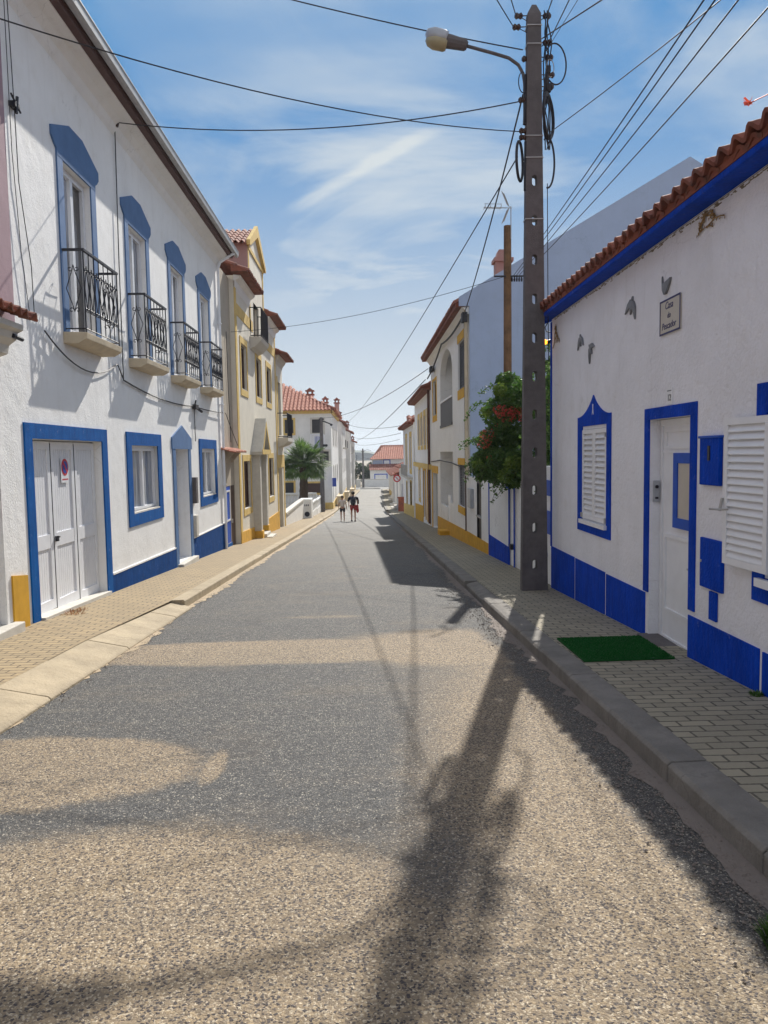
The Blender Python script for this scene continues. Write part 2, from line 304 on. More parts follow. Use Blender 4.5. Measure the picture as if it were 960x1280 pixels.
# ------------------------------------------------------------------ mesh builder
def root_loc(p):
    v = Vector((0,0,0))
    while p is not None: v += Vector(p.location); p = p.parent
    return v
SPLIT = {'plinth', 'trim_band', 'cornice', 'eave_soffit', 'canopy_bracket', 'panel', 'base', 'edge_stripe', 'blue_panel', 'window_trim', 'plinth_edge', 'portal_base', 'porch_wall', 'hinge', 'cable_joint', 'gable_trim', 'door_moulding', 'steel_band', 'portal', 'gable_roof'}
class MB:
    def __init__(s): s.v = []; s.f = []; s.smooth = False
    def face(s, pts):
        i = len(s.v); s.v += [tuple(p) for p in pts]; s.f.append(tuple(range(i, i+len(pts)))); return s
    def box(s, x0, x1, y0, y1, z0, z1):
        if x0 > x1: x0, x1 = x1, x0
        if y0 > y1: y0, y1 = y1, y0
        if z0 > z1: z0, z1 = z1, z0
        i = len(s.v)
        s.v += [(x0,y0,z0),(x1,y0,z0),(x1,y1,z0),(x0,y1,z0),(x0,y0,z1),(x1,y0,z1),(x1,y1,z1),(x0,y1,z1)]
        for f in ((0,3,2,1),(4,5,6,7),(0,1,5,4),(1,2,6,5),(2,3,7,6),(3,0,4,7)): s.f.append(tuple(i+k for k in f))
        return s
    def prism(s, poly, axis, a0, a1):
        """poly: 2-D outline; axis 'x': poly in (y,z), 'y': poly in (x,z), 'z': poly in (x,y)"""
        def P(p, a): return {'x': (a,p[0],p[1]), 'y': (p[0],a,p[1]), 'z': (p[0],p[1],a)}[axis]
        n = len(poly); i = len(s.v)
        s.v += [P(p,a0) for p in poly] + [P(p,a1) for p in poly]
        s.f.append(tuple(i+k for k in range(n))); s.f.append(tuple(i+n+k for k in reversed(range(n))))
        for k in range(n):
            j = (k+1) % n; s.f.append((i+k, i+j, i+n+j, i+n+k))
        return s
    def tube(s, pts, r, n=6, r1=None, cap=True):
        pts = [Vector(p) for p in pts]; m = len(pts); base = len(s.v)
        up = Vector((0,0,1)); prev = None
        for k, p in enumerate(pts):
            t = (pts[min(k+1,m-1)] - pts[max(k-1,0)])
            if t.length < 1e-9: t = Vector((0,0,1))
            t.normalize()
            if prev is None:
                a = t.cross(up)
                if a.length < 1e-3: a = t.cross(Vector((1,0,0)))
                a.normalize()
            else:
                a = prev - t*prev.dot(t)
                if a.length < 1e-6: a = t.cross(up)
                a.normalize()
            prev = a; bb = t.cross(a)
            rr = r if r1 is None else r + (r1-r)*k/(m-1)
            if isinstance(r, (list, tuple)): rr = r[k]
            for j in range(n):
                an = 2*PI*j/n; s.v.append(tuple(p + a*math.cos(an)*rr + bb*math.sin(an)*rr))
        for k in range(m-1):
            for j in range(n):
                q = (j+1) % n; s.f.append((base+k*n+j, base+k*n+q, base+(k+1)*n+q, base+(k+1)*n+j))
        if cap:
            s.f.append(tuple(base+j for j in reversed(range(n)))); s.f.append(tuple(base+(m-1)*n+j for j in range(n)))
        return s
    def lathe(s, c, prof, n=12, axis='z'):
        """prof: list of (radius, height) about the centre c"""
        pts = []; base = len(s.v)
        for r, h in prof:
            for j in range(n):
                a = 2*PI*j/n; x, y = r*math.cos(a), r*math.sin(a)
                s.v.append({'z': (c[0]+x, c[1]+y, c[2]+h), 'x': (c[0]+h, c[1]+x, c[2]+y), 'y': (c[0]+x, c[1]+h, c[2]+y)}[axis])
        for k in range(len(prof)-1):
            for j in range(n):
                q = (j+1) % n; s.f.append((base+k*n+j, base+k*n+q, base+(k+1)*n+q, base+(k+1)*n+j))
        s.f.append(tuple(base+j for j in reversed(range(n)))); s.f.append(tuple(base+(len(prof)-1)*n+j for j in range(n)))
        return s
    def clusters(s, tol=.02):
        """groups of faces that touch one another"""
        par = list(range(len(s.v)))
        def fd(i):
            while par[i] != i: par[i] = par[par[i]]; i = par[i]
            return i
        for f in s.f:
            for k in f[1:]: par[fd(k)] = fd(f[0])
        comp = {}
        for i in range(len(s.v)): comp.setdefault(fd(i), []).append(i)
        items = []
        for r_, vs in comp.items():
            P = [s.v[i] for i in vs]; items.append([set([r_]), [min(p[k] for p in P)-tol for k in range(3)], [max(p[k] for p in P)+tol for k in range(3)]])
        ch = True
        while ch:
            ch = False
            for i in range(len(items)):
                for j in range(len(items)-1, i, -1):
                    a, b = items[i], items[j]
                    if all(a[1][k] <= b[2][k] and b[1][k] <= a[2][k] for k in range(3)):
                        a[0] |= b[0]; a[1] = [min(a[1][k], b[1][k]) for k in range(3)]; a[2] = [max(a[2][k], b[2][k]) for k in range(3)]; items.pop(j); ch = True
        out = []
        for roots, _, _ in items:
            m = MB(); mp_ = {}
            for f in s.f:
                if fd(f[0]) in roots:
                    g_ = []
                    for i in f:
                        if i not in mp_: mp_[i] = len(m.v); m.v.append(s.v[i])
                        g_.append(mp_[i])
                    m.f.append(tuple(g_))
            out.append(m)
        return out
    def build(s, name, mat, parent=None, label=None, loc=None, smooth=False, bevel=0., solid=0.):
        if parent is not None and name in SPLIT:
            cs = s.clusters()
            if len(cs) > 1: return [c.build1(name, mat, parent, label, loc, smooth, bevel, solid) for c in cs][0]
        return s.build1(name, mat, parent, label, loc, smooth, bevel, solid)
    def build1(s, name, mat, parent=None, label=None, loc=None, smooth=False, bevel=0., solid=0.):
        me = bpy.data.meshes.new(name)
        if parent is not None: o0 = root_loc(parent)
        else: o0 = Vector(loc) if loc else Vector((0,0,0))
        me.from_pydata([tuple(Vector(v)-o0) for v in s.v], [], s.f); me.update()
        bm = bmesh.new(); bm.from_mesh(me)
        if not getattr(s, 'open', False): bmesh.ops.recalc_face_normals(bm, faces=bm.faces)
        bm.to_mesh(me); bm.free()
        if smooth: me.shade_smooth()
        ob = bpy.data.objects.new(name, me); COL.objects.link(ob)
        me.materials.append(M[mat] if isinstance(mat, str) else mat)
        if parent is not None: ob.parent = parent
        else: ob.location = o0
        if label: ob['label'] = label
        if bevel:
            b = ob.modifiers.new('bevel', 'BEVEL'); b.width = bevel; b.segments = 2; b.limit_method = 'ANGLE'
        if solid:
            b = ob.modifiers.new('solid', 'SOLIDIFY'); b.thickness = solid; b.offset = 0
        return ob
def tag(o, label, cat, group=None, kind=None):
    o['label'] = label
    if cat: o['category'] = cat
    if group: o['group'] = group
    if kind: o['kind'] = kind
    return o
def struct(o): o['kind'] = 'structure'; return o
def thing(name, label, cat, loc, group=None):
    o = bpy.data.objects.new(name, None); COL.objects.link(o); o.location = loc; o.empty_display_size = .2
    return tag(o, label, cat, group)
def copy_tree(o, off, label=None, group=None, parent=None, first=True):
    c = o.copy(); COL.objects.link(c)
    if first: c.location = Vector(o.location)+Vector(off)
    if parent is not None: c.parent = parent
    if label: c['label'] = label
    for ch in o.children: copy_tree(ch, off, None, None, c, False)
    return c

# ------------------------------------------------------------------ building kit
class Side:
    """a wall plane facing the street: X = x, s = +1 looks to +X (left row), -1 looks to -X (right row)"""
    def __init__(s, x, sg): s.x = x; s.s = sg
    def X(s, o): return s.x + s.s*o
    def box(s, mb, o0, o1, y0, y1, z0, z1): return mb.box(s.X(o0), s.X(o1), y0, y1, z0, z1)
    def prism(s, mb, poly, o0, o1): return mb.prism(poly, 'x', s.X(o0), s.X(o1))
def wall(sd, y0, y1, z0, z1, holes, back=4., depth=.25, top=None):
    """front sheet with real openings + reveals, and the two ends, back and top of the block"""
    mb = MB()
    ys = sorted({y0, y1, *[h[0] for h in holes], *[h[1] for h in holes]}); zs = sorted({z0, z1, *[h[2] for h in holes], *[h[3] for h in holes]})
    ys = [y for y in ys if y0 <= y <= y1]; zs = [z for z in zs if z0 <= z <= z1]
    def inh(y, z): return any(h[0] < y < h[1] and h[2] < z < h[3] for h in holes)
    for i in range(len(ys)-1):
        for j in range(len(zs)-1):
            if not inh((ys[i]+ys[i+1])/2, (zs[j]+zs[j+1])/2):
                mb.face([(sd.x, ys[i], zs[j]), (sd.x, ys[i+1], zs[j]), (sd.x, ys[i+1], zs[j+1]), (sd.x, ys[i], zs[j+1])])
    for h in holes:
        a, b, c, d = h[:4]; dp = h[4] if len(h) > 4 else depth; x, xi = sd.x, sd.X(-dp)
        mb.face([(x,a,c),(xi,a,c),(xi,a,d),(x,a,d)]); mb.face([(x,b,c),(xi,b,c),(xi,b,d),(x,b,d)])
        mb.face([(x,a,d),(xi,a,d),(xi,b,d),(x,b,d)]); mb.face([(x,a,c),(xi,a,c),(xi,b,c),(x,b,c)])
        mb.face([(xi,a,c),(xi,b,c),(xi,b,d),(xi,a,d)])
    xb = sd.X(-back)
    for y in (y0, y1):
        if top: mb.face([(sd.x,y,z0),(xb,y,z0),(xb,y,z1)]+[(sd.X(-q), y, zz) for q, zz in top]+[(sd.x,y,z1)])
        else: mb.face([(sd.x,y,z0),(xb,y,z0),(xb,y,z1),(sd.x,y,z1)])
    mb.face([(xb,y0,z0),(xb,y1,z0),(xb,y1,z1),(xb,y0,z1)])
    if not top: mb.face([(sd.x,y0,z1),(xb,y0,z1),(xb,y1,z1),(sd.x,y1,z1)])
    return mb
def ringframe(sd, mb, o0, o1, y0, y1, z0, z1, w, wb=None, wt=None):
    wb = w if wb is None else wb; wt = w if wt is None else wt
    sd.box(mb, o0, o1, y0, y0+w, z0, z1); sd.box(mb, o0, o1, y1-w, y1, z0, z1)
    sd.box(mb, o0, o1, y0+w, y1-w, z1-wt, z1)
    if wb: sd.box(mb, o0, o1, y0+w, y1-w, z0, z0+wb)
    return mb
def window(parent, sd, y0, y1, z0, z1, depth=.18, leaves=2, frame='whitepvc', pane='glass', fw=.05, sill='stone', surround=None, sur=None, curtain=False, dark=None):
    """casement in an opening. surround = (material, MB) already shaped"""
    fr = MB(); sd_in = depth
    ringframe(sd, fr, -sd_in-.03, -sd_in+.03, y0, y1, z0, z1, fw)
    w = (y1-y0-2*fw)/leaves
    for k in range(leaves):
        a = y0+fw+k*w
        ringframe(sd, fr, -sd_in-.01, -sd_in+.045, a+.004, a+w-.004, z0+fw, z1-fw, fw*.7)
    if surround: win = surround[1].build('window', surround[0], parent); fo = fr.build('window_frame', frame, win)
    else: win = fr.build('window', frame, parent); fo = win
    p = MB(); sd.box(p, -sd_in-.02, -sd_in-.005, y0+fw, y1-fw, z0+fw, z1-fw); p.build('pane', pane, win)
    if curtain:
        c = MB(); sd.box(c, -sd_in-.06, -sd_in-.04, y0+fw, y1-fw, z0+fw, z1-fw); c.build('curtain', 'curtain', win)
    if sill:
        s = MB(); sd.box(s, -sd_in+.046, .02, y0+.003, y1-.003, z0-.005, z0+.022); s.build('sill', sill, win)
    return win
def tiles(mb, P0, U, Lu, V, Lv, tw=.22, row=.38, amp=.045, vmax=None, seg=6):
    """barrel-tile sheet: P0 eave corner, U unit vector along the eave, V unit vector upslope"""
    P0, U, V = Vector(P0), Vector(U).normalized(), Vector(V).normalized(); Nn = U.cross(V)
    if Nn.z < 0: Nn = -Nn
    nt = max(1, round(Lu/tw)); tw = Lu/nt; nr = max(1, round(Lv/row)); row = Lv/nr
    for r in range(nr):
        for t in range(nt):
            um = (t+.5)*tw
            if vmax is not None and (r+.4)*row > vmax(um): continue
            jit = random.uniform(-.012, .012)
            base = len(mb.v)
            for k in range(seg+1):
                u = t*tw + tw*k/seg; h = amp*math.cos(2*PI*(k/seg-.5))
                for v, lift in ((r*row-.03+jit, .028), ((r+1)*row, .0)):
                    mb.v.append(tuple(P0 + U*u + V*v + Nn*(h+lift)))
            for k in range(seg): i = base+2*k; mb.f.append((i, i+2, i+3, i+1))
    mb.open = True
    return mb
def catenary(a, b, sag, n=18):
    a, b = Vector(a), Vector(b); out = []
    for k in range(n+1):
        t = k/n; p = a.lerp(b, t); p.z -= sag*4*t*(1-t); out.append(p)
    return out
def wire(label, a, b, sag, r=.008, group='overhead wires', name='overhead_wire', mid=None):
    m = MB(); pts = catenary(a, b, sag)
    m.tube(pts, r*.64, 5); o = m.build(name, 'cable', None, loc=tuple(a)); return tag(o, label, 'wire', group)
def poly_wire(label, pts, r=.008, group=None, name='facade_cable', cat='cable', sag=0.02):
    P = []
    for i in range(len(pts)-1):
        a, b = Vector(pts[i][:3]), Vector(pts[i+1][:3]); s = pts[i][3] if len(pts[i]) > 3 else 0.
        c = catenary(a, b, s, 12 if s else 2); P += c if i == len(pts)-2 else c[:-1]
    m = MB().tube(P, r, 5); o = m.build(name, 'cable', None, loc=tuple(pts[0][:3])); return tag(o, label, cat, group)

# ================================================================== SETTING
def sheet(name, xa, xb, ys, off, mat, jag=None, smooth=True):
    """strip following the street; xa, xb functions of y"""
    mb = MB(); mb.open = True
    for y in ys:
        j = jag(y) if jag else 0
        a, b = xa(y), xb(y)+j
        mb.v += [(a, y, gz(y)+off), (b, y, gz(y)+off)]
    for k in range(len(ys)-1): mb.f.append((2*k, 2*k+1, 2*k+3, 2*k+2))
    return mb.build(name, mat, smooth=smooth)
def frange(a, b, st):
    out = []; x = a
    while x < b-1e-6: out.append(round(x, 4)); x += st
    return out+[b]
YS = frange(-12, 54, 3)+frange(55, 70, 1)+frange(72, 140, 4)
g = MB(); g.open = True
GY = [-200]+YS[0:]+[200, 400, 900, 2500]
XSg = [-2500, -300, -60, -12, 12, 60, 300, 2500]
for y in GY:
    for x in XSg: g.v.append((x, y, gz(y)-.03 - (0 if y <= 140 else min(2.0, (y-140)*.02))))
for j in range(len(GY)-1):
    for i in range(len(XSg)-1):
        a = j*len(XSg)+i; g.f.append((a, a+1, a+1+len(XSg), a+len(XSg)))
struct(g.build('ground', 'earth'))
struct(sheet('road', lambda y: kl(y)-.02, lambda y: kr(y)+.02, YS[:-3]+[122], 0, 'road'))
cr = MB(); cr.open = True
for y in (122, 126, 130, 134):
    cr.v += [(-60, y, gz(y)), (60, y, gz(y))]
for k in range(3): cr.f.append((2*k, 2*k+1, 2*k+3, 2*k+2))
struct(cr.build('crossing_road', 'road'))
rj = random.Random(3)
JR = {}
def jagR(y):
    k = round(y, 3)
    if k not in JR: JR[k] = rj.uniform(-.07, .035)+.04*math.sin(y*1.3)
    return -JR[k]
yj = frange(-3, 60, .13)
def strip(name, side, ys, mat, wdt):
    mb = MB(); mb.open = True
    for y in ys:
        e = kr(y)+.004 if side > 0 else kl(y)-.004
        inn = (e - side*(wdt + jagR(y)))
        mb.v += [(e, y, gz(y)+.006), (inn, y, gz(y)+.004)]
    for k in range(len(ys)-1): mb.f.append((2*k, 2*k+1, 2*k+3, 2*k+2))
    return struct(mb.build(name, mat, smooth=True))
strip('gutter_channel', 1, yj, 'strip', .085)
strip('gutter_channel', -1, yj, 'stripL', .10)
# pavements and kerbs
def kerb(name, mat, side, y0, y1, inner, outer, h0, h1, block=1.0, gap=.008):
    """kerb of separate stones: inner/outer lateral offsets from the road edge, h0 height at the road, h1 height at the pavement"""
    mb = MB(); y = y0; r = random.Random(5)
    while y < y1-.01:
        e = min(y+block, y1)
        def P(yy, o, z):
            base = kr(yy) if side > 0 else kl(yy); return (base+side*o, yy, gz(yy)+z)
        dz = r.uniform(-.006, .006); a, b = y+gap/2, e-gap/2; i = len(mb.v)
        for yy in (a, b):
            mb.v += [P(yy, inner, -.15), P(yy, inner, h0+dz-.02), P(yy, inner+.02, h0+dz), P(yy, outer, h1+dz*.5), P(yy, outer, -.15)]
        mb.f += [(i, i+1, i+6, i+5), (i+1, i+2, i+7, i+6), (i+2, i+3, i+8, i+7), (i+3, i+4, i+9, i+8), (i+4, i+3, i+2, i+1, i), (i+5, i+6, i+7, i+8, i+9)]
        y = e
    return struct(mb.build(name, mat, bevel=.006))
kerb('kerb', 'kerbR', 1, -4, 10.6, 0, .22, .118, .124)
kerb('kerb', 'kerbR', 1, 10.6, 12.6, .03, .24, .07, .118, 1.0)
kerb('kerb', 'kerbR', 1, 12.6, 57, 0, .22, .12, .124)
kerb('kerb', 'kerbR', 1, 64, 118, 0, .22, .12, .124, 2.)
kerb('kerb', 'kerbL', -1, -4, 10.9, -.10, .34, .035, .118, 1.)
kerb('kerb', 'kerbL', -1, 10.9, 118, 0, .20, .125, .124, 1.2)
def fW(y): return -3.99 if y < 66 else -3.9
struct(sheet('pavement', lambda y: -4.3, lambda y: kl(y)-.18 if y >= 10.9 else kl(y)-.33, frange(-4, 10.9, 2.98)+[10.901]+frange(12, 116, 2), .12, 'paveL'))
struct(sheet('pavement', lambda y: kr(y)+.21, lambda y: 3.1, frange(-4, 118, 2), .12, 'paveR'))
# hill
hl = MB()
pts = [(-900, -14), (-500, 8), (-260, 5), (-120, 4.5), (-40, 6.2), (-12, 6.4), (4, 5.2), (14, 2.5), (30, 0), (120, -3), (300, -6), (900, -14)]
hl = MB(); hl.open = True
for i, (x, z) in enumerate(pts): hl.v += [(x, 880, z-3), (x, 950+random.uniform(-20, 20), z-.6), (x, 1100, z+.2), (x, 1500, -14)]
for i in range(len(pts)-1):
    for k in range(3): a = 4*i+k; hl.f.append((a, a+4, a+5, a+1))
struct(hl.build('hill', 'hillmat', smooth=True))

L = Side(-4.0, 1); R = Side(2.8, -1)
# ================================================================== HOUSE B (blue trim, left)
B = thing('town_house', 'long white two-storey house with blue trim and four small iron balconies, on the left', 'house', (-4.0, 9.06, gz(9)+.12))
zc = [11.22, 14.06, 16.9, 19.72]
holes = [(9.33, 11.77, -.75, 1.84, .17), (13.24, 14.93, .63, 1.80, .22), (16.26, 17.44, -.66, 1.76, .34), (18.86, 20.46, .60, 1.78, .22)]
for c in zc: holes.append((c-.53, c+.53, 3.30, 5.58, .2))
wall(L, 9.06, 21.95, -1.6, 7.0, holes, back=7, top=[(3.5, 8.6)]).build('wall', 'white', B)
# plinth (blue) follows the ground below a level top edge
pl = MB()
L.prism(pl, [(12.0, -.95), (16.02, -1.1), (16.02, -.31), (12.0, -.23)], 0, .018)
L.prism(pl, [(16.0, -1.15), (17.7, -1.2), (17.7, -.72), (16.0, -.72)], 0, .017)
L.prism(pl, [(17.68, -1.2), (21.955, -1.4), (21.955, -.29), (17.68, -.28)], 0, .018)
pl.build('plinth', 'bluedeep', B)
fl = MB(); L.prism(fl, [(12.02, -.235), (16.0, -.315), (16.0, -.285), (12.02, -.205)], 0, .025); L.prism(fl, [(17.7, -.285), (21.95, -.295), (21.95, -.27), (17.7, -.26)], 0, .025)
fl.build('plinth_edge', 'white', B)
# garage
gs = MB(); L.box(gs, 0, .02, 9.12, 9.325, -.7, 2.03); L.box(gs, 0, .02, 11.775, 12.0, -.8, 2.03); L.box(gs, 0, .02, 9.325, 11.775, 1.845, 2.03)
gar = gs.build('garage_door', 'blue', B)
th = MB(); th.prism([(9.33, -.6), (11.77, -.72), (11.77, -.44), (9.33, -.335)], 'x', -4.17, -3.93); th.build('threshold', 'stone', gar)
tw = (11.77-9.33)/3
for k in range(3):
    a = 9.33+k*tw; b = a+tw; zb = -.33-.045*(a-9.33)
    d = MB()
    ringframe(L, d, -.165, -.115, a+.012, b-.012, zb-.03, 1.82, .085, .13, .10)
    L.box(d, -.16, -.118, a+.10, b-.10, .44, .62)
    n = 9; w = (b-a-.2)/n
    for q in range(n): L.box(d, -.155, -.133, a+.1+q*w+.004, a+.1+(q+1)*w-.004, zb+.1, 1.73)
    L.box(d, -.165, -.152, a+.05, b-.05, zb, 1.78)
    leaf = d.build('door_leaf', 'whitepvc', gar)
    dg = MB(); L.box(dg, -.164, -.112, a-.002, a+.010, zb, 1.8); dg.build('rubber_seal', 'iron', gar)
hm = MB(); L.box(hm, -.115, -.08, 10.18, 10.23, .51, .58); L.box(hm, -.095, -.08, 10.19, 10.27, .555, .57); hm.build('handle', 'iron', gar)
# no-parking sticker on the middle leaf
sp = thing('no_parking_sign', 'small round blue and red no-parking sticker on the white garage door', 'sign', (-4.1, 10.6, 1.45))
m = MB(); L.box(m, -.1175, -.1135, 10.48, 10.74, 1.27, 1.60); m.build('backing', 'whitepvc', sp)
m = MB(); m.lathe((-4.113, 10.61, 1.48), [(.115, 0), (.115, .003)], 28, 'x'); m.build('ring', 'red', sp)
m = MB(); m.lathe((-4.1095, 10.61, 1.48), [(.085, 0), (.085, .002)], 28, 'x'); m.build('disc', 'signblue', sp)
m = MB(); m.prism([(10.535, 1.535), (10.555, 1.555), (10.685, 1.425), (10.665, 1.405)], 'x', -4.107, -4.1055); m.build('slash', 'red', sp)
m = MB()
for q in range(8): L.box(m, -.1134, -.1125, 10.51+q*.026, 10.53+q*.026, 1.305, 1.325)
m.build('caption', 'red', sp)
# ground floor windows and door
def flatsur(y0, y1, z0, z1, w, wb, wt, o=.022): return ringframe(L, MB(), 0, o, y0, y1, z0, z1, w, wb, wt)
window(B, L, 13.24, 14.93, .63, 1.80, .10, 2, pane='curtained', surround=('blue', flatsur(12.97, 15.15, .42, 2.03, .265, .205, .225)))
window(B, L, 18.86, 20.46, .60, 1.78, .10, 2, pane='curtained', surround=('blue', flatsur(18.6, 20.72, .38, 2.02, .255, .215, .235)))
ds = MB(); L.box(ds, 0, .022, 16.03, 16.26, -.72, 1.76); L.box(ds, 0, .022, 17.44, 17.66, -.72, 1.76)
ds.prism([(15.97, 1.76), (17.74, 1.76), (17.74, 2.0), (16.86, 2.27), (15.97, 2.0)], 'x', -4.0, -3.97)
dr = ds.build('door', 'bluefade', B)
m = MB(); L.box(m, -.33, -.27, 16.27, 17.43, -.66, 1.75); m.build('door_leaf', 'blue', dr)
m = MB(); ringframe(L, m, -.27, -.25, 16.36, 17.34, .2, 1.6, .07); ringframe(L, m, -.27, -.25, 16.36, 17.34, -.55, .1, .07); m.build('door_moulding', 'whitepvc', dr)
m = MB(); m.prism([(16.12, -.98), (17.60, -1.02), (17.60, -.665), (16.12, -.665)], 'x', -4.3, -3.86); m.build('doorstep', 'stone', dr, bevel=.01)
m = MB(); L.box(m, -.25, -.21, 17.2, 17.25, .05, .2); m.build('handle', 'gutter', dr)
# french windows with flared cap and balconies
def cap(c):
    mb = MB(); L.box(mb, 0, .022, c-.72, c-.53, 3.28, 5.58); L.box(mb, 0, .022, c+.53, c+.72, 3.28, 5.58)
    mb.prism([(c-.72, 5.58), (c+.72, 5.58), (c+.72, 5.66), (c+.80, 5.71), (c+.88, 5.78), (c+.88, 5.90), (c+.25, 6.13), (c-.25, 6.13), (c-.88, 5.90), (c-.88, 5.78), (c-.80, 5.71), (c-.72, 5.66)], 'x', -4.0, -3.975)
    return mb
def scroll(mb, P, r, ang, turns=1.1, sgn=1):
    """little wrought-iron curl in a plane; P(u, w) maps panel coordinates to the world"""
    pts = []
    for k in range(9):
        t = k/8; a = ang + sgn*turns*2*PI*t*.8; rr = r*(1-.55*t); pts.append(P(rr*math.cos(a), rr*math.sin(a)))
    mb.tube(pts, .006, 4)
def railing(c):
    mb = MB(); x0, x1, y0, y1, zb, zt = -3.985, -3.71, c-.69, c+.69, 3.33, 4.36
    # flat handrail
    mb.box(x0, x1+.02, y0-.02, y0+.02, zt-.012, zt+.018); mb.box(x0, x1+.02, y1-.02, y1+.02, zt-.012, zt+.018); mb.box(x1-.02, x1+.02, y0+.02, y1-.02, zt-.012, zt+.018)
    mb.tube([(x0, y0, zb), (x1, y0, zb)], .009, 4); mb.tube([(x0, y1, zb), (x1, y1, zb)], .009, 4); mb.tube([(x1, y0, zb), (x1, y1, zb)], .009, 4)
    for y in (y0, y1): mb.tube([(x1, y, zb-.05), (x1, y, zt)], .010, 4); mb.tube([(x0, y, zb-.04), (x0, y, zt)], .009, 4)
    n = 7
    for k in range(1, n): y = y0+(y1-y0)*k/n; mb.tube([(x1, y, zb), (x1, y, zt)], .0075, 4)
    def diamond(P, w):
        for s in (-1, 1):
            mb.tube([P(0, .82), P(s*w*.25, .72), P(s*w*.9, .52), P(s*w*.25, .32), P(0, .22)], .0065, 4)
            for zc_ in (.77, .24):
                scroll(mb, lambda u, v, s=s, zc_=zc_: P(s*(.042+u), zc_+v), .034, PI, 1.1, 1 if zc_ > .5 else -1)
    for k in range(0, n): 
        if k % 1 == 0:
            y = y0+(y1-y0)*(k+.5)/n
            diamond(lambda u, v, y=y: (x1, y+u, zb+v*1.02), .085)
    for yy in (y0, y1):
        diamond(lambda u, v, yy=yy: ((x0+x1)/2+u, yy, zb+v*1.02), .11)
    return mb
for c in zc:
    w = window(B, L, c-.53, c+.53, 3.30, 5.58, .12, 2, pane='curtained', sill=None, surround=('bluefade', cap(c)), fw=.055)
    m = MB(); m.prism([(-4.0, 3.13), (-3.80, 3.13), (-3.69, 3.19), (-3.68, 3.275), (-4.0, 3.285)], 'y', c-.74, c+.74)
    bal = m.build('balcony', 'cream', B, bevel=.008)
    railing(c).build('railing', 'iron', bal)
# eave
m = MB(); m.prism([(-4.0, 6.80), (-3.96, 6.86), (-3.93, 6.95), (-3.84, 7.03), (-3.70, 7.07), (-3.70, 7.13), (-4.0, 7.13)], 'y', 9.06, 21.95); m.build('cornice', 'white', B)
m = MB(); m.box(-3.70, -3.60, 9.06, 21.98, 7.085, 7.15); m.box(-3.62, -3.585, 9.06, 22.05, 7.15, 7.22); m.build('fascia', 'maroon', B)
m = MB(); m.open = True
prof = [(-3.585, 7.27), (-3.583, 7.19), (-3.555, 7.145), (-3.51, 7.14), (-3.475, 7.17), (-3.465, 7.275), (-3.455, 7.275), (-3.455, 7.29)]
for y in (9.0, 22.15):
    for x, z in prof: m.v.append((x, y, z))
for k in range(len(prof)-1): m.f.append((k, k+1, k+9, k+8))
m.f.append(tuple(range(8))); m.f.append(tuple(range(8, 16)))
m.build('gutter', 'gutter', B, solid=.004)
m = MB(); tiles(m, (-3.62, 9.06, 7.25), (0, 1, 0), 12.9, (-1, 0, .44), 3.6); m.build('roof', 'terracotta', B, solid=.012)
m = MB(); m.tube([(-3.52, 21.7, 7.15), (-3.6, 21.6, 7.08), (-3.90, 21.5, 6.85), (-3.94, 21.48, 6.7), (-3.94, 21.48, -1.0)], .038, 10); 
for z in (5.2, 3., .8): m.box(-4.0, -3.89, 21.43, 21.53, z, z+.03)
m.build('downpipe', 'whitepvc', B, smooth=False)
# boxes and cables on house B
m = MB(); m.box(-4.0, -3.9, 17.72, 17.93, .52, 1.12); o = m.build('meter_box', 'concrete', None, loc=(-4, 17.8, .5), bevel=.01); tag(o, 'grey electricity meter box on the white wall right of the narrow blue door', 'meter box')
m = MB(); m.box(-4.0, -3.93, 17.78, 18.0, -.26, .24); o = m.build('meter_box', 'stone', None, loc=(-4, 17.9, -.25), bevel=.01); tag(o, 'small pale box low on the wall just above the blue plinth', 'meter box')
Xc = -3.965
m = MB(); m.box(-4, -3.94, 12.90, 13.0, 6.95, 7.05); m.lathe((-3.93, 12.95, 6.98), [(.03, -.05), (.045, 0), (.03, .05)], 8); o = m.build('wall_insulator', 'insul', None, loc=(-4, 12.95, 7.)); tag(o, 'dark insulator under the eave above the second balcony window', 'insulator')
poly_wire('thin cable dropping down the white wall between the first and second balconies', [(Xc, 12.97, 6.95), (Xc, 12.9, 4.9), (Xc, 12.88, 2.87)], .009, 'cables fixed to the blue-trimmed house')
poly_wire('cable looping along the white wall from between the balconies to the downpipe', [(Xc, 12.88, 2.87, .10), (Xc, 18.02, 2.76, .03), (Xc+.04, 21.7, 2.80)], .013, 'cables fixed to the blue-trimmed house')
poly_wire('slack dark cable hanging below the first balcony', [(Xc+.02, 9.75, 3.18, .30), (Xc, 12.6, 3.1, .0), (Xc, 12.86, 2.9)], .010, 'cables fixed to the blue-trimmed house')
poly_wire('short cable dropping beside the narrow blue door', [(Xc, 18.1, 2.76), (Xc, 18.1, 2.2), (Xc, 18.12, 1.95)], .010, 'cables fixed to the blue-trimmed house')
poly_wire('cable running down the wall at the near end of the white house', [(Xc, 9.2, 6.9), (Xc, 9.25, 5.66), (Xc, 9.27, 4.8), (Xc, 9.50, 3.9), (Xc, 9.52, 3.25)], .0055, 'cables fixed to the blue-trimmed house')
poly_wire('second thin cable at the near end of the white house, left of the other', [(Xc, 9.12, 6.9), (Xc, 9.13, 5.1), (Xc, 9.24, 4.0), (Xc, 9.40, 3.25)], .0045, 'cables fixed to the blue-trimmed house')
m = MB(); m.box(-3.99, -3.90, 18.0, 18.28, 2.70, 2.80); m.tube([(-3.93, 18.3, 2.72), (-3.9, 18.6, 2.66)], .03, 6); m.tube([(-3.95, 18.1, 2.8), (-3.92, 18.1, 2.9)], .02, 6)
o = m.build('cable_joint', 'cable', None, loc=(-4, 18.1, 2.7)); tag(o, 'black cable junction clamp on the white wall above the narrow door', 'cable joint')
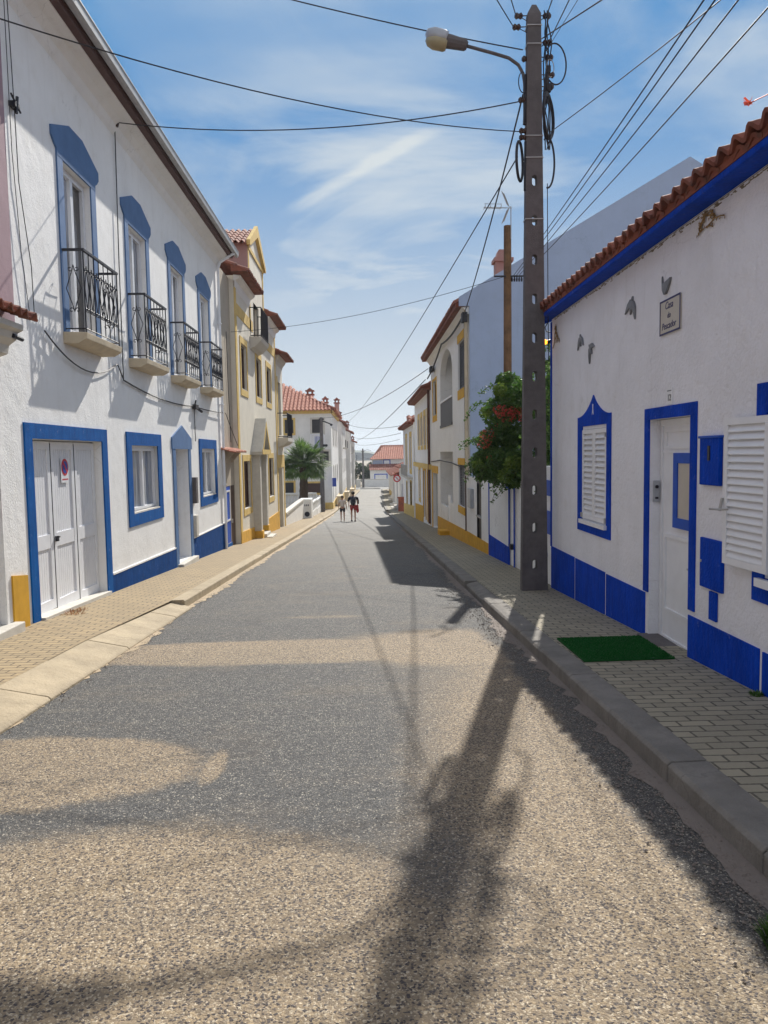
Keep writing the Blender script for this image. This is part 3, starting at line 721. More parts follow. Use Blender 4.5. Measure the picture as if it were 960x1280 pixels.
m = MB(); m.box(-4., -3.92, 9.18, 9.3, 5.62, 5.68); m.tube([(-3.93, 9.1, 5.72), (-3.93, 9.33, 5.60)], .012, 5); m.tube([(-3.93, 9.22, 5.55), (-3.93, 9.26, 5.75)], .018, 5)
o = m.build('cable_bracket', 'iron', None, loc=(-4, 9.2, 5.6)); tag(o, 'small black cable bracket high on the near end of the white house', 'bracket')

# ================================================================== HOUSE A (left edge)
A = thing('town_house', 'house at the left picture edge with mauve upper wall, tiled canopy and mustard plinth', 'house', (-4.0, 9.0, gz(9)+.12))
LA = Side(-3.985, 1)
wall(LA, 1.0, 9.03, -1.2, 3.1, [(7.25, 8.47, -.25, 2.75, .5)], back=5).build('wall', 'white', A)
wall(Side(-3.99, 1), 1.0, 9.04, 3.12, 7.6, [], back=6).build('upper_wall', 'mauve', A)
m = MB(); m.prism([(8.60, -.6), (8.985, -.62), (8.985, .25), (8.60, .30)], 'x', -3.985, -3.965); m.prism([(1., -.3), (7.0, -.4), (7.0, .3), (1., .4)], 'x', -3.985, -3.965); m.build('plinth', 'gold3', A)
m = MB(); tiles(m, (-3.66, 4.0, 3.15), (0, 1, 0), 4.8, (-1, 0, .40), .36, tw=.2, row=.24, amp=.035); cn = m.build('canopy', 'terraedge', A, solid=.022)
m = MB(); m.prism([(-3.985, 2.72), (-3.9, 2.75), (-3.88, 2.84), (-3.80, 2.90), (-3.78, 2.97), (-3.72, 3.0), (-3.72, 3.06), (-3.985, 3.10)], 'y', 4.0, 8.62); m.build('moulding', 'stone', cn)
m = MB(); m.tube([(-3.78, 8.5, 2.93), (-3.78, 8.72, 2.92)], .025, 8); m.build('drain_spout', 'iron', cn)
dA = MB(); ringframe(LA, dA, -.46, -.40, 7.25, 8.47, -.25, 2.75, .07); dA = dA.build('porch_door', 'whitepvc', A)
m = MB(); LA.box(m, -.48, -.44, 7.3, 8.42, .9, 2.7); m.build('dark_glass', 'glass', dA)
m = MB(); ringframe(LA, m, -.12, -.08, 7.28, 8.44, -.2, .95, .06); LA.box(m, -.11, -.09, 7.34, 8.38, .30, .37)
for k in range(6): LA.box(m, -.11, -.095, 7.45+k*.16, 7.50+k*.16, -.15, .9)
m.build('gate_panel', 'whitepvc', dA)
m = MB(); m.box(-4.4, -3.86, 7.1, 8.62, -.6, -.22); m.build('doorstep', 'stone', dA, bevel=.01)

# ================================================================== NARROW HOUSE (beige, two doors)
Sx = Side(-4.02, 1)
Q = thing('narrow_house', 'narrow beige house with a blue door and a brown door under a tiled canopy', 'house', (-4.02, 22, gz(22)+.12))
wall(Sx, 21.96, 23.58, -2, 6.9, [(22.02, 22.80, -.95, .72, .06), (22.84, 23.52, -1.15, .72, .06)], back=5).build('wall', 'beige', Q)
m = MB(); Sx.box(m, 0, .02, 21.96, 22.82, -1.4, -.95); m.build('plinth', 'blue', Q)
m = MB(); Sx.box(m, -.055, -.01, 22.03, 22.79, -.94, .71); d = m.build('blue_door', 'bluesmooth', Q)
m = MB(); ringframe(Sx, m, -.01, .01, 22.10, 22.72, -.3, .6, .05); m.build('door_frame', 'whitepvc', d)
m = MB(); Sx.box(m, -.055, -.01, 22.85, 23.51, -1.14, .71); d = m.build('brown_door', 'brownwood', Q)
m = MB(); Sx.box(m, -.01, .03, 22.92, 22.96, -.4, -.28); m.build('handle', 'gutter', d)
m = MB(); tiles(m, (-3.62, 21.4, 1.70), (0, 1, 0), 1.9, (-1, 0, .28), .42, tw=.2, row=.2, amp=.02); cn = m.build('canopy', 'terralight', Q, solid=.03)
m = MB(); m.prism([(-4.02, 1.4), (-3.95, 1.45), (-3.75, 1.68), (-4.02, 1.76)], 'y', 22.0, 22.1); m.prism([(-4.02, 1.4), (-3.95, 1.45), (-3.75, 1.68), (-4.02, 1.76)], 'y', 23.1, 23.2); m.build('canopy_bracket', 'beige', cn)

# ================================================================== HOUSE C (ochre trim, gable bay)
Cc = Side(-3.88, 1)
C = thing('town_house', 'white house with ochre trim, a tall gabled bay and a pedimented doorway', 'house', (-3.88, 23.3, gz(23)+.12))
wC = wall(Cc, 23.60, 34.0, -2.2, 7.0, [(24.55, 25.75, 3.7, 5.15), (27.9, 29.25, 3.7, 5.13), (30.8, 32.2, 3.7, 5.12), (24.45, 25.95, -.12, 1.42), (30.8, 32.3, -.1, 1.48), (26.75, 28.05, -1.15, 1.55, .4), (27.75, 29.1, 5.65, 7.0, .3)], back=5)
wC.build('wall', 'warmwhite', C)
m = MB(); m.prism([(26.72, 7.0), (30.55, 7.0), (30.55, 8.80), (28.55, 9.70), (26.72, 8.80)], 'x', -3.88, -8.0); m.build('gable_wall', 'warmwhite', C)
m = MB(); m.box(-3.89, -7.5, 26.69, 26.72, 7.02, 8.78); m.build('gable_side', 'pinkish', C)
m = MB()
for y0_, y1_, z0_, z1_ in ((26.55, 28.6, 8.80, 9.82), (30.72, 28.6, 8.80, 9.82)):
    m.prism([(y0_, z0_-.12), (y0_, z0_+.05), (y1_, z1_+.05), (y1_, z1_-.35), (y0_+(.12 if y1_ > y0_ else -.12), z0_-.12)], 'x', -3.88, -3.76)
m.box(-3.87, -3.84, 26.72, 30.55, 8.60, 8.74)
m.build('gable_trim', 'gold2', C)
m = MB(); tiles(m, (-8, 26.4, 8.72), (1, 0, 0), 4.1, (0, 1, .46), 2.4); tiles(m, (-8, 30.85, 8.72), (1, 0, 0), 4.1, (0, -1, .46), 2.4); m.build('gable_roof', 'terracotta', C, solid=.02)
m = MB(); Cc.box(m, 0, .025, 23.60, 23.90, -2., 6.85); Cc.box(m, 0, .022, 33.72, 34.0, -2., 6.85); Cc.box(m, 0, .02, 23.90, 26.7, 5.9, 6.25); Cc.box(m, 0, .02, 30.5, 33.72, 5.8, 6.15); Cc.box(m, 0, .02, 26.72, 26.95, 5.9, 8.6); Cc.box(m, 0, .02, 30.32, 30.55, 6.15, 8.6); Cc.box(m, 0, .02, 26.7, 27.4, 5.9, 6.25)
m.build('trim_band', 'gold2', C)
m = MB(); 
for a, b in ((23.6, 26.7), (30.57, 34.05)): m.prism([(-3.88, 6.62), (-3.84, 6.7), (-3.82, 6.86), (-3.7, 6.93), (-3.66, 7.0), (-3.88, 7.02)], 'y', a, b)
m.build('cornice', 'white', C)
m = MB(); tiles(m, (-3.40, 23.2, 7.06), (0, 1, 0), 3.45, (-1, 0, .42), 3.); tiles(m, (-3.40, 30.57, 7.06), (0, 1, 0), 3.55, (-1, 0, .42), 3.); m.build('roof', 'terraedge', C, solid=.03)
m = MB(); 
for a, b in ((23.2, 26.65), (30.57, 34.12)): m.prism([(-3.88, 7.02), (-3.41, 7.03), (-3.41, 7.07), (-3.88, 7.25)], 'y', a, b)
m.build('eave_soffit', 'terraedge', C)
def sur2(sd, y0, y1, z0, z1, w, wb, wt, o=.025): return ringframe(sd, MB(), 0, o, y0-w, y1+w, z0-wb, z1+wt, w, wb, wt)
for a, b, c_, d_ in ((24.55, 25.75, 3.7, 5.15), (27.9, 29.25, 3.7, 5.13), (30.8, 32.2, 3.7, 5.12), (24.45, 25.95, -.12, 1.42), (30.8, 32.3, -.1, 1.48)):
    window(C, Cc, a, b, c_, d_, .12, 1, frame='brownwood', pane='brownwood', surround=('gold2', sur2(Cc, a, b, c_, d_, .14, .2, .2)), fw=.05)
# balcony on the gable bay
m = MB(); m.prism([(-3.88, 5.22), (-3.7, 5.3), (-3.5, 5.5), (-3.46, 5.62), (-3.88, 5.64)], 'y', 26.6, 28.6); bal = m.build('balcony', 'stone', C)
m = MB()
for z in (5.68, 6.62): m.tube([(-3.86, 26.68, z), (-3.48, 26.68, z), (-3.48, 28.5, z), (-3.86, 28.5, z)], .018, 5)
for k in range(15): y = 26.68+k*.13; m.tube([(-3.48, y, 5.62), (-3.48, y, 6.62)], .01, 4)
for k in range(3):
    for y in (26.68, 28.5): m.tube([(-3.85+k*.12, y, 5.62), (-3.85+k*.12, y, 6.62)], .01, 4)
m.build('railing', 'iron', bal)
m = MB(); ringframe(Cc, m, -.22, -.16, 27.75, 29.1, 5.65, 6.98, .07); fw_ = m.build('balcony_window', 'brownwood', C); m = MB(); Cc.box(m, -.25, -.2, 27.8, 29.05, 5.7, 6.9); m.build('pane', 'glass', fw_)
# pedimented portal
m = MB()
m.box(-3.88, -3.62, 26.42, 26.75, -1.0, 1.62); m.box(-3.88, -3.62, 28.05, 28.40, -1.0, 1.62)
portal = m.build('portal', 'stone', C, bevel=.01)
m = MB(); m.box(-3.88, -3.50, 26.25, 28.55, 1.62, 1.72); m.prism([(26.22, 1.72), (26.5, 1.72), (27.4, 2.62), (28.3, 1.72), (28.58, 1.72), (27.4, 2.90)], 'x', -3.88, -3.50); m.build('pediment', 'stone', portal)
m = MB(); m.box(-3.505, -3.485, 26.25, 28.55, 1.63, 1.80); m.prism([(26.35, 1.74), (26.55, 1.74), (27.4, 2.6), (28.25, 1.74), (28.45, 1.74), (27.4, 2.78)], 'x', -3.499, -3.484); m.build('pediment_trim', 'gold2', portal)
m = MB(); m.box(-3.88, -3.58, 26.38, 26.79, -1.75, -1.0); m.box(-3.88, -3.58, 28.01, 28.44, -1.8, -.95); m.build('portal_base', 'gold', portal)
m = MB(); m.box(-4.2, -3.5, 26.85, 27.98, -1.8, -1.15); m.box(-3.5, -3.3, 26.85, 27.98, -1.8, -1.25); m.build('steps', 'stone', portal)
m = MB(); Cc.box(m, -.38, -.3, 26.76, 28.04, -1.14, 1.54); m.build('entrance_door', 'brownwood', portal)
m = MB(); Cc.prism(m, [(23.61, -1.6), (26.37, -1.7), (26.37, -.86), (23.61, -.76)], 0, .03); Cc.prism(m, [(28.45, -1.9), (34.0, -2.1), (34.0, -.88), (28.45, -.9)], 0, .03); m.build('plinth', 'gold', C)
# C3 : end house with a lower roof
C3 = thing('town_house', 'narrow white house with a lower red eave and dark doorway, past the gabled house', 'house', (-3.9, 34, gz(34)+.12))
S3 = Side(-3.9, 1)
wall(S3, 34.02, 36.9, -2.4, 5.95, [(34.35, 36.0, -1.9, 1.0, .3), (34.85, 36.1, 2.5, 4.9, .25)], back=5).build('wall', 'warmwhite', C3)
m = MB(); S3.box(m, 0, .025, 34.05, 36.85, 1.03, 1.6); S3.box(m, 0, .022, 36.55, 36.9, -2.2, 1.03); S3.box(m, 0, .022, 34.05, 34.3, -1., 1.03); S3.box(m, 0, .021, 34.5, 34.83, 2.3, 5.1); S3.box(m, 0, .021, 34.05, 34.3, -2.2, -1.); m.build('trim_band', 'gold2', C3)
m = MB(); S3.box(m, -.28, -.2, 34.36, 35.99, -1.89, .99); m.build('garage_door', 'brownwood', C3)
window(C3, S3, 34.85, 36.1, 2.5, 4.9, .18, 2, frame='brownwood', sill=None)
m = MB(); m.prism([(-3.9, 1.95), (-3.6, 2.05), (-3.42, 2.2), (-3.42, 2.36), (-3.9, 2.38)], 'y', 34.3, 36.6); bal = m.build('balcony', 'stone', C3)
m = MB()
for z in (2.42, 3.45): m.tube([(-3.88, 34.36, z), (-3.45, 34.36, z), (-3.45, 36.5, z), (-3.88, 36.5, z)], .02, 5)
for k in range(18): y = 34.36+k*.126; m.tube([(-3.45, y, 2.38), (-3.45, y, 3.45)], .012, 4)
m.build('railing', 'iron', bal)
m = MB(); m.prism([(-3.9, 5.6), (-3.84, 5.75), (-3.75, 5.85), (-3.7, 5.96), (-3.9, 5.97)], 'y', 34.02, 36.95); m.build('cornice', 'stone', C3)
m = MB(); tiles(m, (-3.38, 33.9, 5.98), (0, 1, 0), 3.1, (-1, 0, .42), 3.); m.build('roof', 'terraedge', C3, solid=.03)
m = MB(); m.prism([(-3.9, 5.96), (-3.39, 5.965), (-3.39, 6.0), (-3.9, 6.18)], 'y', 33.95, 37.0); m.build('eave_soffit', 'terraedge', C3)

# ================================================================== HOUSE H (right, cobalt trim)
H = thing('cottage', 'low white cottage with cobalt blue trim, louvred shutters and blue eave, nearest on the right', 'house', (2.8, 11.5, gz(11)+.12))
wall(R, -3.0, 11.52, -1.0, 3.56, [(8.88, 9.84, .72, 1.86, .12), (6.56, 7.52, -.32, 1.885, .17), (4.1, 5.30, .68, 1.84, .15), (1.2, 2.3, .7, 1.9, .2)], back=6.2, top=[(3.1, 5.0)]).build('wall', 'white2', H)
m = MB()
def zp(y): return gz(y)+.05
for a, b in ((10.235, 11.53), (8.90, 10.185), (7.60, 8.85), (5.335, 6.56), (4.0, 5.295), (2.3, 3.95)):
    a2, b2 = a+random.uniform(0, .012), b-random.uniform(0, .012)
    R.prism(m, [(a2, zp(a)-.1), (b2, zp(b)-.1), (b2, .155+random.uniform(-.006, .006)), (a2, .16)], 0, .012)
m.build('plinth', 'blue2', H)
m = MB(); R.box(m, -.02, .012, 11.50, 11.57, .155, 3.5); m.build('corner_strip', 'blue2', H)
# eave
m = MB(); m.prism([(2.80, 3.54), (2.62, 3.535), (2.605, 3.54), (2.605, 3.585), (2.80, 3.62)], 'y', -3, 11.60); ev = m.build('eave_board', 'blue2', H)
m = MB(); m.prism([(2.61, 3.46), (3.6, 3.78), (3.6, 3.95), (2.61, 3.62)], 'y', 11.605, 11.64); m.build('eave_end', 'blue2', ev)
m = MB(); tiles(m, (2.58, -3, 3.655), (0, 1, 0), 14.62, (1, 0, .33), 3.0, tw=.205, row=.40, amp=.034, seg=8); tiles(m, (2.63, -2.9, 3.615), (0, 1, 0), 14.5, (1, 0, .33), .3, tw=.205, row=.30, amp=.02, seg=6); m.build('roof', 'terraedge', H, solid=.03, smooth=False)
m = MB(); m.prism([(2.60, 3.588), (2.8, 3.625), (2.8, 3.70), (2.60, 3.645)], 'y', -3, 11.60); m.build('tile_bed', 'terracotta', H)
m = MB(); tiles(m, (9.0, -3, 3.8), (0, 1, 0), 14.6, (-1, 0, .37), 3.2, tw=.4, row=.8, amp=.05); m.build('rear_roof', 'terraedge', H, solid=.02)
# near crack / moss line along the eave
rr = random.Random(11)
m = MB()
for k in range(260):
    y = rr.uniform(4.8, 11.3); z = 3.525-abs(rr.gauss(0, .012)); R.box(m, 0, .004, y, y+rr.uniform(.01, .07), z-rr.uniform(.003, .010), z)
R.box(m, 0, .003, 4.6, 11.4, 3.529, 3.534); m.build('eave_stain', 'earth', H)
# window with ogee surround and louvred shutters
def ogee():
    mb = MB(); y0, y1 = 8.71, 10.07
    R.box(mb, 0, .014, y0, 8.86, .56, 1.90); R.box(mb, 0, .014, 9.86, y1, .56, 1.90); R.box(mb, 0, .014, 8.86, 9.86, .56, .70)
    yc = (y0+y1)/2; P = [(y0, 1.90), (y0, 2.02)]
    for k in range(1, 10): t = k/10; P.append((y0+(yc-y0)*t, 2.02+.24*(t**2.2)))
    P.append((yc, 2.27))
    P += [(2*yc-a, b) for a, b in reversed(P[1:-1])] + [(y1, 1.90)]
    mb.prism(P, 'x', 2.8, 2.786); return mb
w = ogee().build('shuttered_window', 'blue2', H)
m = MB(); yc = 9.39; m.prism([(yc-.015, 2.16), (yc+.015, 2.16), (yc+.012, 2.10), (yc+.03, 2.03), (yc, 2.06), (yc-.03, 2.03), (yc-.012, 2.10)], 'x', 2.786, 2.783); m.build('star_mark', 'whitepvc', w)
def louvres(mb, sd, o0, o1, y0, y1, z0, z1, n, fr=.06, mid=None):
    ringframe(sd, mb, o0, o1, y0, y1, z0, z1, fr)
    h = (z1-z0-2*fr)/n
    for k in range(n):
        z = z0+fr+k*h
        sd.prism  # slats are sloped blades
        xa, xb = sd.X(o0+.004), sd.X(o1-.004)
        mb.prism([(xa, z+h*.95), (xb, z+h*.02), (xb, z+h*.16), (xa, z+h*1.07)], 'y', y0+fr, y1-fr)
    return mb
for a, b in ((8.87, 9.36), (9.365, 9.855)):
    louvres(MB(), R, -.03, .012, a, b, .73, 1.855, 15, .05).build('shutter', 'whitepvc', w)
m = MB(); R.box(m, -.02, .05, 8.83, 9.89, .665, .715); m.build('sill', 'whitepvc', w)
m = MB(); R.box(m, .012, .03, 8.85, 8.89, .74, .80); R.box(m, .012, .03, 9.83, 9.87, .74, .80); R.box(m, .012, .03, 8.85, 8.89, 1.75, 1.8); m.build('hinge', 'gutter', w)
# door
m = MB(); R.box(m, 0, .014, 7.52, 7.645, .175, 1.885); R.box(m, 0, .014, 6.44, 6.56, .2, 1.885); R.prism(m, [(6.44, 1.885), (7.645, 1.885), (7.645, 1.995), (6.44, 1.995)], 0, .014)
d = m.build('door', 'blue2', H)
m = MB(); ringframe(R, m, -.16, -.10, 6.565, 7.515, -.28, 1.88, .055); R.box(m, -.14, -.115, 6.62, 7.46, -.27, 1.825)
ringframe(R, m, -.116, -.10, 6.68, 7.40, .02, .78, .035); ringframe(R, m, -.116, -.10, 6.68, 7.40, 1.60, 1.79, .03); R.box(m, -.116, -.105, 6.62, 7.46, 1.56, 1.585)
m.build('door_leaf', 'whitepvc', d)
m = MB(); ringframe(R, m, -.114, -.085, 6.62, 7.16, .86, 1.56, .095); dw = m.build('door_window', 'bluesmooth', d)
m = MB(); R.box(m, -.11, -.095, 6.715, 7.065, .955, 1.465); m.build('pane', 'tilecream', dw)
m = MB(); R.box(m, -.11, -.075, 6.72, 6.745, .5, .52); R.box(m, -.085, -.075, 6.70, 6.80, .505, .52); R.box(m, -.116, -.105, 6.70, 6.75, .46, .56); m.build('handle', 'gutter', d)
m = MB(); m.box(2.70, 3.08, 6.50, 7.56, -.55, -.245); m.build('doorstep', 'concrete', d, bevel=.006)
# intercom
ic = thing('intercom', 'small grey intercom on the white door reveal of the cottage', 'intercom', (2.9, 7.5, 1.1))
m = MB(); m.box(2.83, 2.89, 7.49, 7.52, 1.08, 1.29); m.build('case', 'greyvane', ic, bevel=.004)
m = MB(); m.lathe((2.86, 7.488, 1.23), [(.017, 0), (.017, -.006), (.012, -.012)], 14, 'y'); m.build('camera_eye', 'iron', ic)
m = MB(); m.box(2.845, 2.875, 7.484, 7.49, 1.11, 1.13); m.build('button', 'iron', ic)
# mailbox, meter cover, strip
mb_ = thing('mailbox', 'blue metal mailbox with a vertical slot, between the door and the open shutter', 'mailbox', (2.8, 6.14, 1.3))
m = MB(); R.prism(m, [(5.965, 1.30), (6.32, 1.30), (6.32, 1.69), (5.965, 1.69)], 0, .035); m.build('case', 'blue2', mb_, bevel=.008)
m = MB(); R.box(m, .0345, .042, 6.12, 6.16, 1.50, 1.62); m.build('slot', 'iron', mb_)
m = MB(); R.box(m, .0, .045, 5.955, 6.33, 1.68, 1.70); m.build('lid', 'bluesmooth', mb_, bevel=.004)
mc = thing('meter_cover', 'flat blue meter cover door below the mailbox', 'meter box', (2.8, 6.1, .45))
m = MB(); R.box(m, 0, .028, 5.91, 6.30, .455, .865); m.build('cover', 'blue2', mc, bevel=.006)
m = MB(); m.lathe((2.771, 6.27, .67), [(.012, 0), (.012, -.006)], 10, 'x'); m.build('lock', 'gutter', mc)
m = MB(); R.box(m, 0, .02, 6.01, 6.14, .205, .44); o = m.build('pipe_cover', 'blue2', None, loc=(2.8, 6.07, .2), bevel=.004); tag(o, 'short blue strip covering a pipe below the flat blue meter cover', 'pipe cover')
# right-hand window with open shutter
m = MB(); R.box(m, 0, .014, 5.30, 5.46, .50, .72); R.box(m, 0, .014, 5.30, 5.44, 1.82, 2.05); R.box(m, 0, .014, 4.0, 5.30, .5, .68); R.box(m, 0, .014, 4.0, 5.3, 1.84, 2.05); R.box(m, 0, .014, 3.95, 4.1, .68, 1.84)
w = m.build('open_window', 'blue2', H)
m = MB(); ringframe(R, m, -.13, -.07, 4.1, 5.3, .68, 1.84, .05); R.box(m, -.12, -.08, 4.67, 4.73, .73, 1.79); fo = m.build('window_frame', 'whitepvc', w)
m = MB(); R.box(m, -.115, -.10, 4.15, 5.25, .73, 1.79); m.build('pane', 'glass', fo)
m = MB(); R.box(m, -.06, .05, 4.08, 5.36, .615, .675); m.build('sill', 'whitepvc', w)
sh = louvres(MB(), R, 0, .032, 0, .60, 0, 1.10, 18, .05)
# the shutter leaf stands a little open from the wall
xs = [Vector(v)-Vector((2.8, 0, 0)) for v in sh.v]; a = math.radians(2.5)
sh.v = [(2.782+v.x*math.cos(a)-v.y*math.sin(a), 5.20+v.x*math.sin(a)+v.y*math.cos(a), .72+v.z) for v in xs]
shu = sh.build('shutter', 'whitepvc', w)
m = MB(); m.tube([(2.72, 5.70, 1.14), (2.68, 5.74, 1.135), (2.66, 5.88, 1.13)], .009, 6); m.tube([(2.715, 5.79, 1.22), (2.70, 5.80, 1.12)], .012, 6); m.build('catch', 'gutter', shu)

# plaque with lettering
def text_mesh(body, size, mat, parent, place, name, ext=.0015, shear=.18):
    cu = bpy.data.curves.new(name, 'FONT'); cu.body = body; cu.size = size; cu.align_x = 'CENTER'; cu.align_y = 'CENTER'; cu.extrude = ext; cu.shear = shear
    ob = bpy.data.objects.new(name, cu); COL.objects.link(ob); bpy.context.view_layer.update()
    me = bpy.data.meshes.new_from_object(ob.evaluated_get(bpy.context.evaluated_depsgraph_get()))
    COL.objects.unlink(ob); bpy.data.objects.remove(ob)
    o0 = root_loc(parent)
    for v in me.vertices: v.co = place(v.co)-o0
    me.materials.clear(); me.materials.append(M[mat]); ob = bpy.data.objects.new(name, me); COL.objects.link(ob); ob.parent = parent
    return ob
pq = thing('name_plaque', 'cream tile plaque with handwritten house name high on the cottage wall', 'plaque', (2.8, 7.03, 2.8))
m = MB(); R.box(m, 0, .014, 6.80, 7.265, 2.655, 2.965); m.build('tile', 'tilecream', pq, bevel=.003)
m = MB(); ringframe(R, m, .014, .017, 6.797, 7.268, 2.652, 2.968, .016); m.build('border', 'inkblue', pq)
for body, zz, sz in (('Casa', 2.905, .095), ('do', 2.815, .075), ('Pescador', 2.725, .088)):
    text_mesh(body, sz, 'inkblue', pq, lambda co, zz=zz: Vector((2.785-co.z, 7.05-co.x, zz+co.y)), 'lettering')
nm = thing('house_number', 'tiny white house number tile 12 above the cottage door', 'house number', (2.8, 7.03, 2.05))
m = MB(); R.box(m, 0, .010, 6.965, 7.095, 2.005, 2.155); m.build('tile', 'whitepvc', nm)
text_mesh('12', .085, 'iron', nm, lambda co: Vector((2.7885-co.z, 7.03-co.x, 2.065+co.y)), 'digits', shear=0)
m = MB(); R.box(m, .010, .013, 6.985, 7.075, 2.125, 2.135); m.build('mark', 'greymark', nm)
# ceramic birds
def swallow(y, z, s, flip, lab):
    P = [(0, -.10), (.035, -.02), (.09, -.05), (.17, -.12), (.12, .02), (.05, .07), (.015, .06), (0, .12), (-.02, .06), (-.06, .07), (-.13, .0), (-.18, -.13), (-.09, -.05), (-.03, -.02)]
    a = flip; Q = [(y-(p[0]*math.cos(a)-p[1]*math.sin(a))*s, z+(p[0]*math.sin(a)+p[1]*math.cos(a))*s) for p in P]
    m = MB(); m.prism(Q, 'x', 2.799, 2.775); o = m.build('ceramic_swallow', 'greymark', None, loc=(2.8, y, z), bevel=.006); tag(o, lab, 'ornament', 'grey ceramic swallows on the cottage wall')
swallow(9.95, 3.0, .75, .1, 'upper left small grey ceramic swallow above the ogee window')
swallow(9.50, 2.83, .8, .7, 'lower grey ceramic swallow directly above the ogee window')
swallow(8.05, 3.08, .9, -.35, 'larger grey ceramic swallow left of the name plaque')
m = MB(); P = [(7.22, 3.20), (7.205, 3.13), (7.15, 3.13), (7.02, 3.15), (7.04, 3.11), (7.09, 3.05), (7.13, 3.02), (7.17, 3.02), (7.21, 3.07)]
m.prism(P, 'x', 2.799, 2.775); o = m.build('ceramic_bird', 'greymark', None, loc=(2.8, 7.13, 3.1), bevel=.006); tag(o, 'grey ceramic bird ornament just above the name plaque', 'ornament')
# dry vine bits on the wall
def vine(y, z, seed, lab, dy=.12, dz=.4, r=.007):
    rr = random.Random(seed); m = MB()
    for q in range(4):
        p = [y, z]; pts = []
        for k in range(12):
            pts.append((2.793-rr.uniform(0, .012), p[0], p[1])); p[0] += rr.gauss(0, dy/5)-dy/20*q; p[1] -= rr.uniform(0, dz/9)
        m.tube(pts, r, 4)
        for t in pts[::1]:
            a = rr.uniform(0, 6.28); m.face([(2.788, t[1], t[2]), (2.785, t[1]+.03*math.cos(a), t[2]+.03*math.sin(a)), (2.787, t[1]+.03*math.cos(a+1), t[2]+.03*math.sin(a+1))])
    o = m.build('dry_creeper', 'straw', None, loc=(2.8, y, z)); tag(o, lab, 'creeper')
vine(11.25, 3.40, 4, 'dry brown creeper remains at the far upper corner of the cottage wall', .12, .45)
vine(6.35, 3.50, 9, 'dry creeper remains under the blue eave right of the plaque', .22, .22, .006)
# lit corner lamp
cl = thing('corner_lamp', 'small lit orange lamp at the far corner of the cottage, beside the concrete pole', 'lamp', (2.8, 11.52, 3.2))
m = MB(); m.tube([(2.84, 11.55, 3.24), (2.80, 11.58, 3.23), (2.74, 11.58, 3.22)], .03, 8); m.build('holder', 'iron', cl)
em, ns, ls, b = newmat('lamp_orange'); b.inputs['Base Color'].default_value = (1, .35, .02, 1); b.inputs['Emission Color'].default_value = (1, .36, .03, 1); b.inputs['Emission Strength'].default_value = 2.2; M['lampor'] = em
m = MB(); m.lathe((2.74, 11.58, 3.22), [(.028, 0), (.042, -.03), (.040, -.08), (.026, -.13), (.008, -.165)], 10, 'x'); m.build('bulb', 'lampor', cl, smooth=True)
m = MB(); m.tube([(2.78, 11.6, 3.55), (2.72, 11.62, 3.44), (2.74, 11.62, 3.38), (2.84, 11.6, 3.36)], .008, 5); o = m.build('eave_cable', 'cable', None, loc=(2.78, 11.6, 3.5)); tag(o, 'short dark cable loop hanging under the blue eave corner', 'cable')
# orange leaf on the roof edge
m = MB()
for q in range(9):
    a = rr.uniform(0, 6.28); c0 = Vector((2.5, 5.06, 3.80)); e = c0+Vector((.03*math.cos(a), -.0+.05*math.sin(a), .01+rr.uniform(0, .03))); t = Vector((rr.uniform(-.02, .02), .012, .02))
    m.face([c0, c0+(e-c0)*.5+t, e, c0+(e-c0)*.5-t])
m.tube([(2.5, 5.06, 3.8), (2.5, 4.95, 3.78), (2.55, 4.8, 3.77)], .004, 4)
o = m.build('orange_flower', 'orangeleaf', None, loc=(2.5, 5.06, 3.8)); tag(o, 'small orange flower sprig above the tiled roof edge at the right', 'flower')

# turf mat
mt = thing('turf_mat', 'green artificial turf mat on the pavement in front of the cottage door', 'mat', (2.2, 6.95, gz(7)+.12))
def zpv(y): return gz(y)+.12
m = MB(); q = [(1.86, 7.44), (2.70, 7.47), (2.64, 6.46), (1.84, 6.42)]
m.v = [(x, y, zpv(y)+.004) for x, y in q]+[(x, y, zpv(y)+.016) for x, y in q]; m.f = [(0,1,2,3), (7,6,5,4), (0,4,5,1), (1,5,6,2), (2,6,7,3), (3,7,4,0)]; m.build('backing', 'turf', mt)
m = MB(); m.open = True
for k in range(16000):
    u, v = rr.random(), rr.random(); a = Vector((q[0][0]*(1-u)+q[1][0]*u, q[0][1]*(1-u)+q[1][1]*u, 0)); b_ = Vector((q[3][0]*(1-u)+q[2][0]*u, q[3][1]*(1-u)+q[2][1]*u, 0)); p = a.lerp(b_, v); p.z = zpv(p.y)+.015
    an = rr.uniform(0, 6.28); d = Vector((math.cos(an), math.sin(an), 0))*.0035; h = Vector((rr.uniform(-.008, .008), rr.uniform(-.008, .008), rr.uniform(.008, .016)))
    m.face([p-d, p+d, p+h])
m.build('pile', 'turf', mt)

# ================================================================== walls between cottage and the pale house (right)
G = Side(2.85, -1)
gw = thing('garden_wall', 'white garden wall with cobalt base and blue-edged panel, behind the concrete pole', 'wall', (2.85, 15, gz(15)+.12))
m = MB(); m.box(2.85, 3.05, 15.22, 17.75, -1.2, 1.02); m.box(2.85, 3.05, 13.2, 14.2, -1.2, 1.05); m.build('panel', 'white', gw)
m = MB(); G.box(m, 0, .015, 15.24, 17.72, -1.1, -.32); m.build('base', 'blue2', gw)
m = MB(); G.box(m, 0, .018, 15.19, 15.26, -.9, 1.05); G.box(m, 0, .018, 17.70, 17.76, -1.1, 1.02); G.box(m, 0, .018, 14.66, 14.72, -.9, 1.02); G.box(m, 0, .018, 15.22, 15.55, .86, 1.12); m.build('edge_stripe', 'blue2', gw)
m = MB(); m.box(2.87, 3.07, 14.2, 15.2, -1.1, 1.0); m.build('gate_pier', 'white', gw)
m = MB(); G.box(m, -.02, .05, 14.85, 15.0, -.32, -.22); m.build('lock', 'iron', gw)
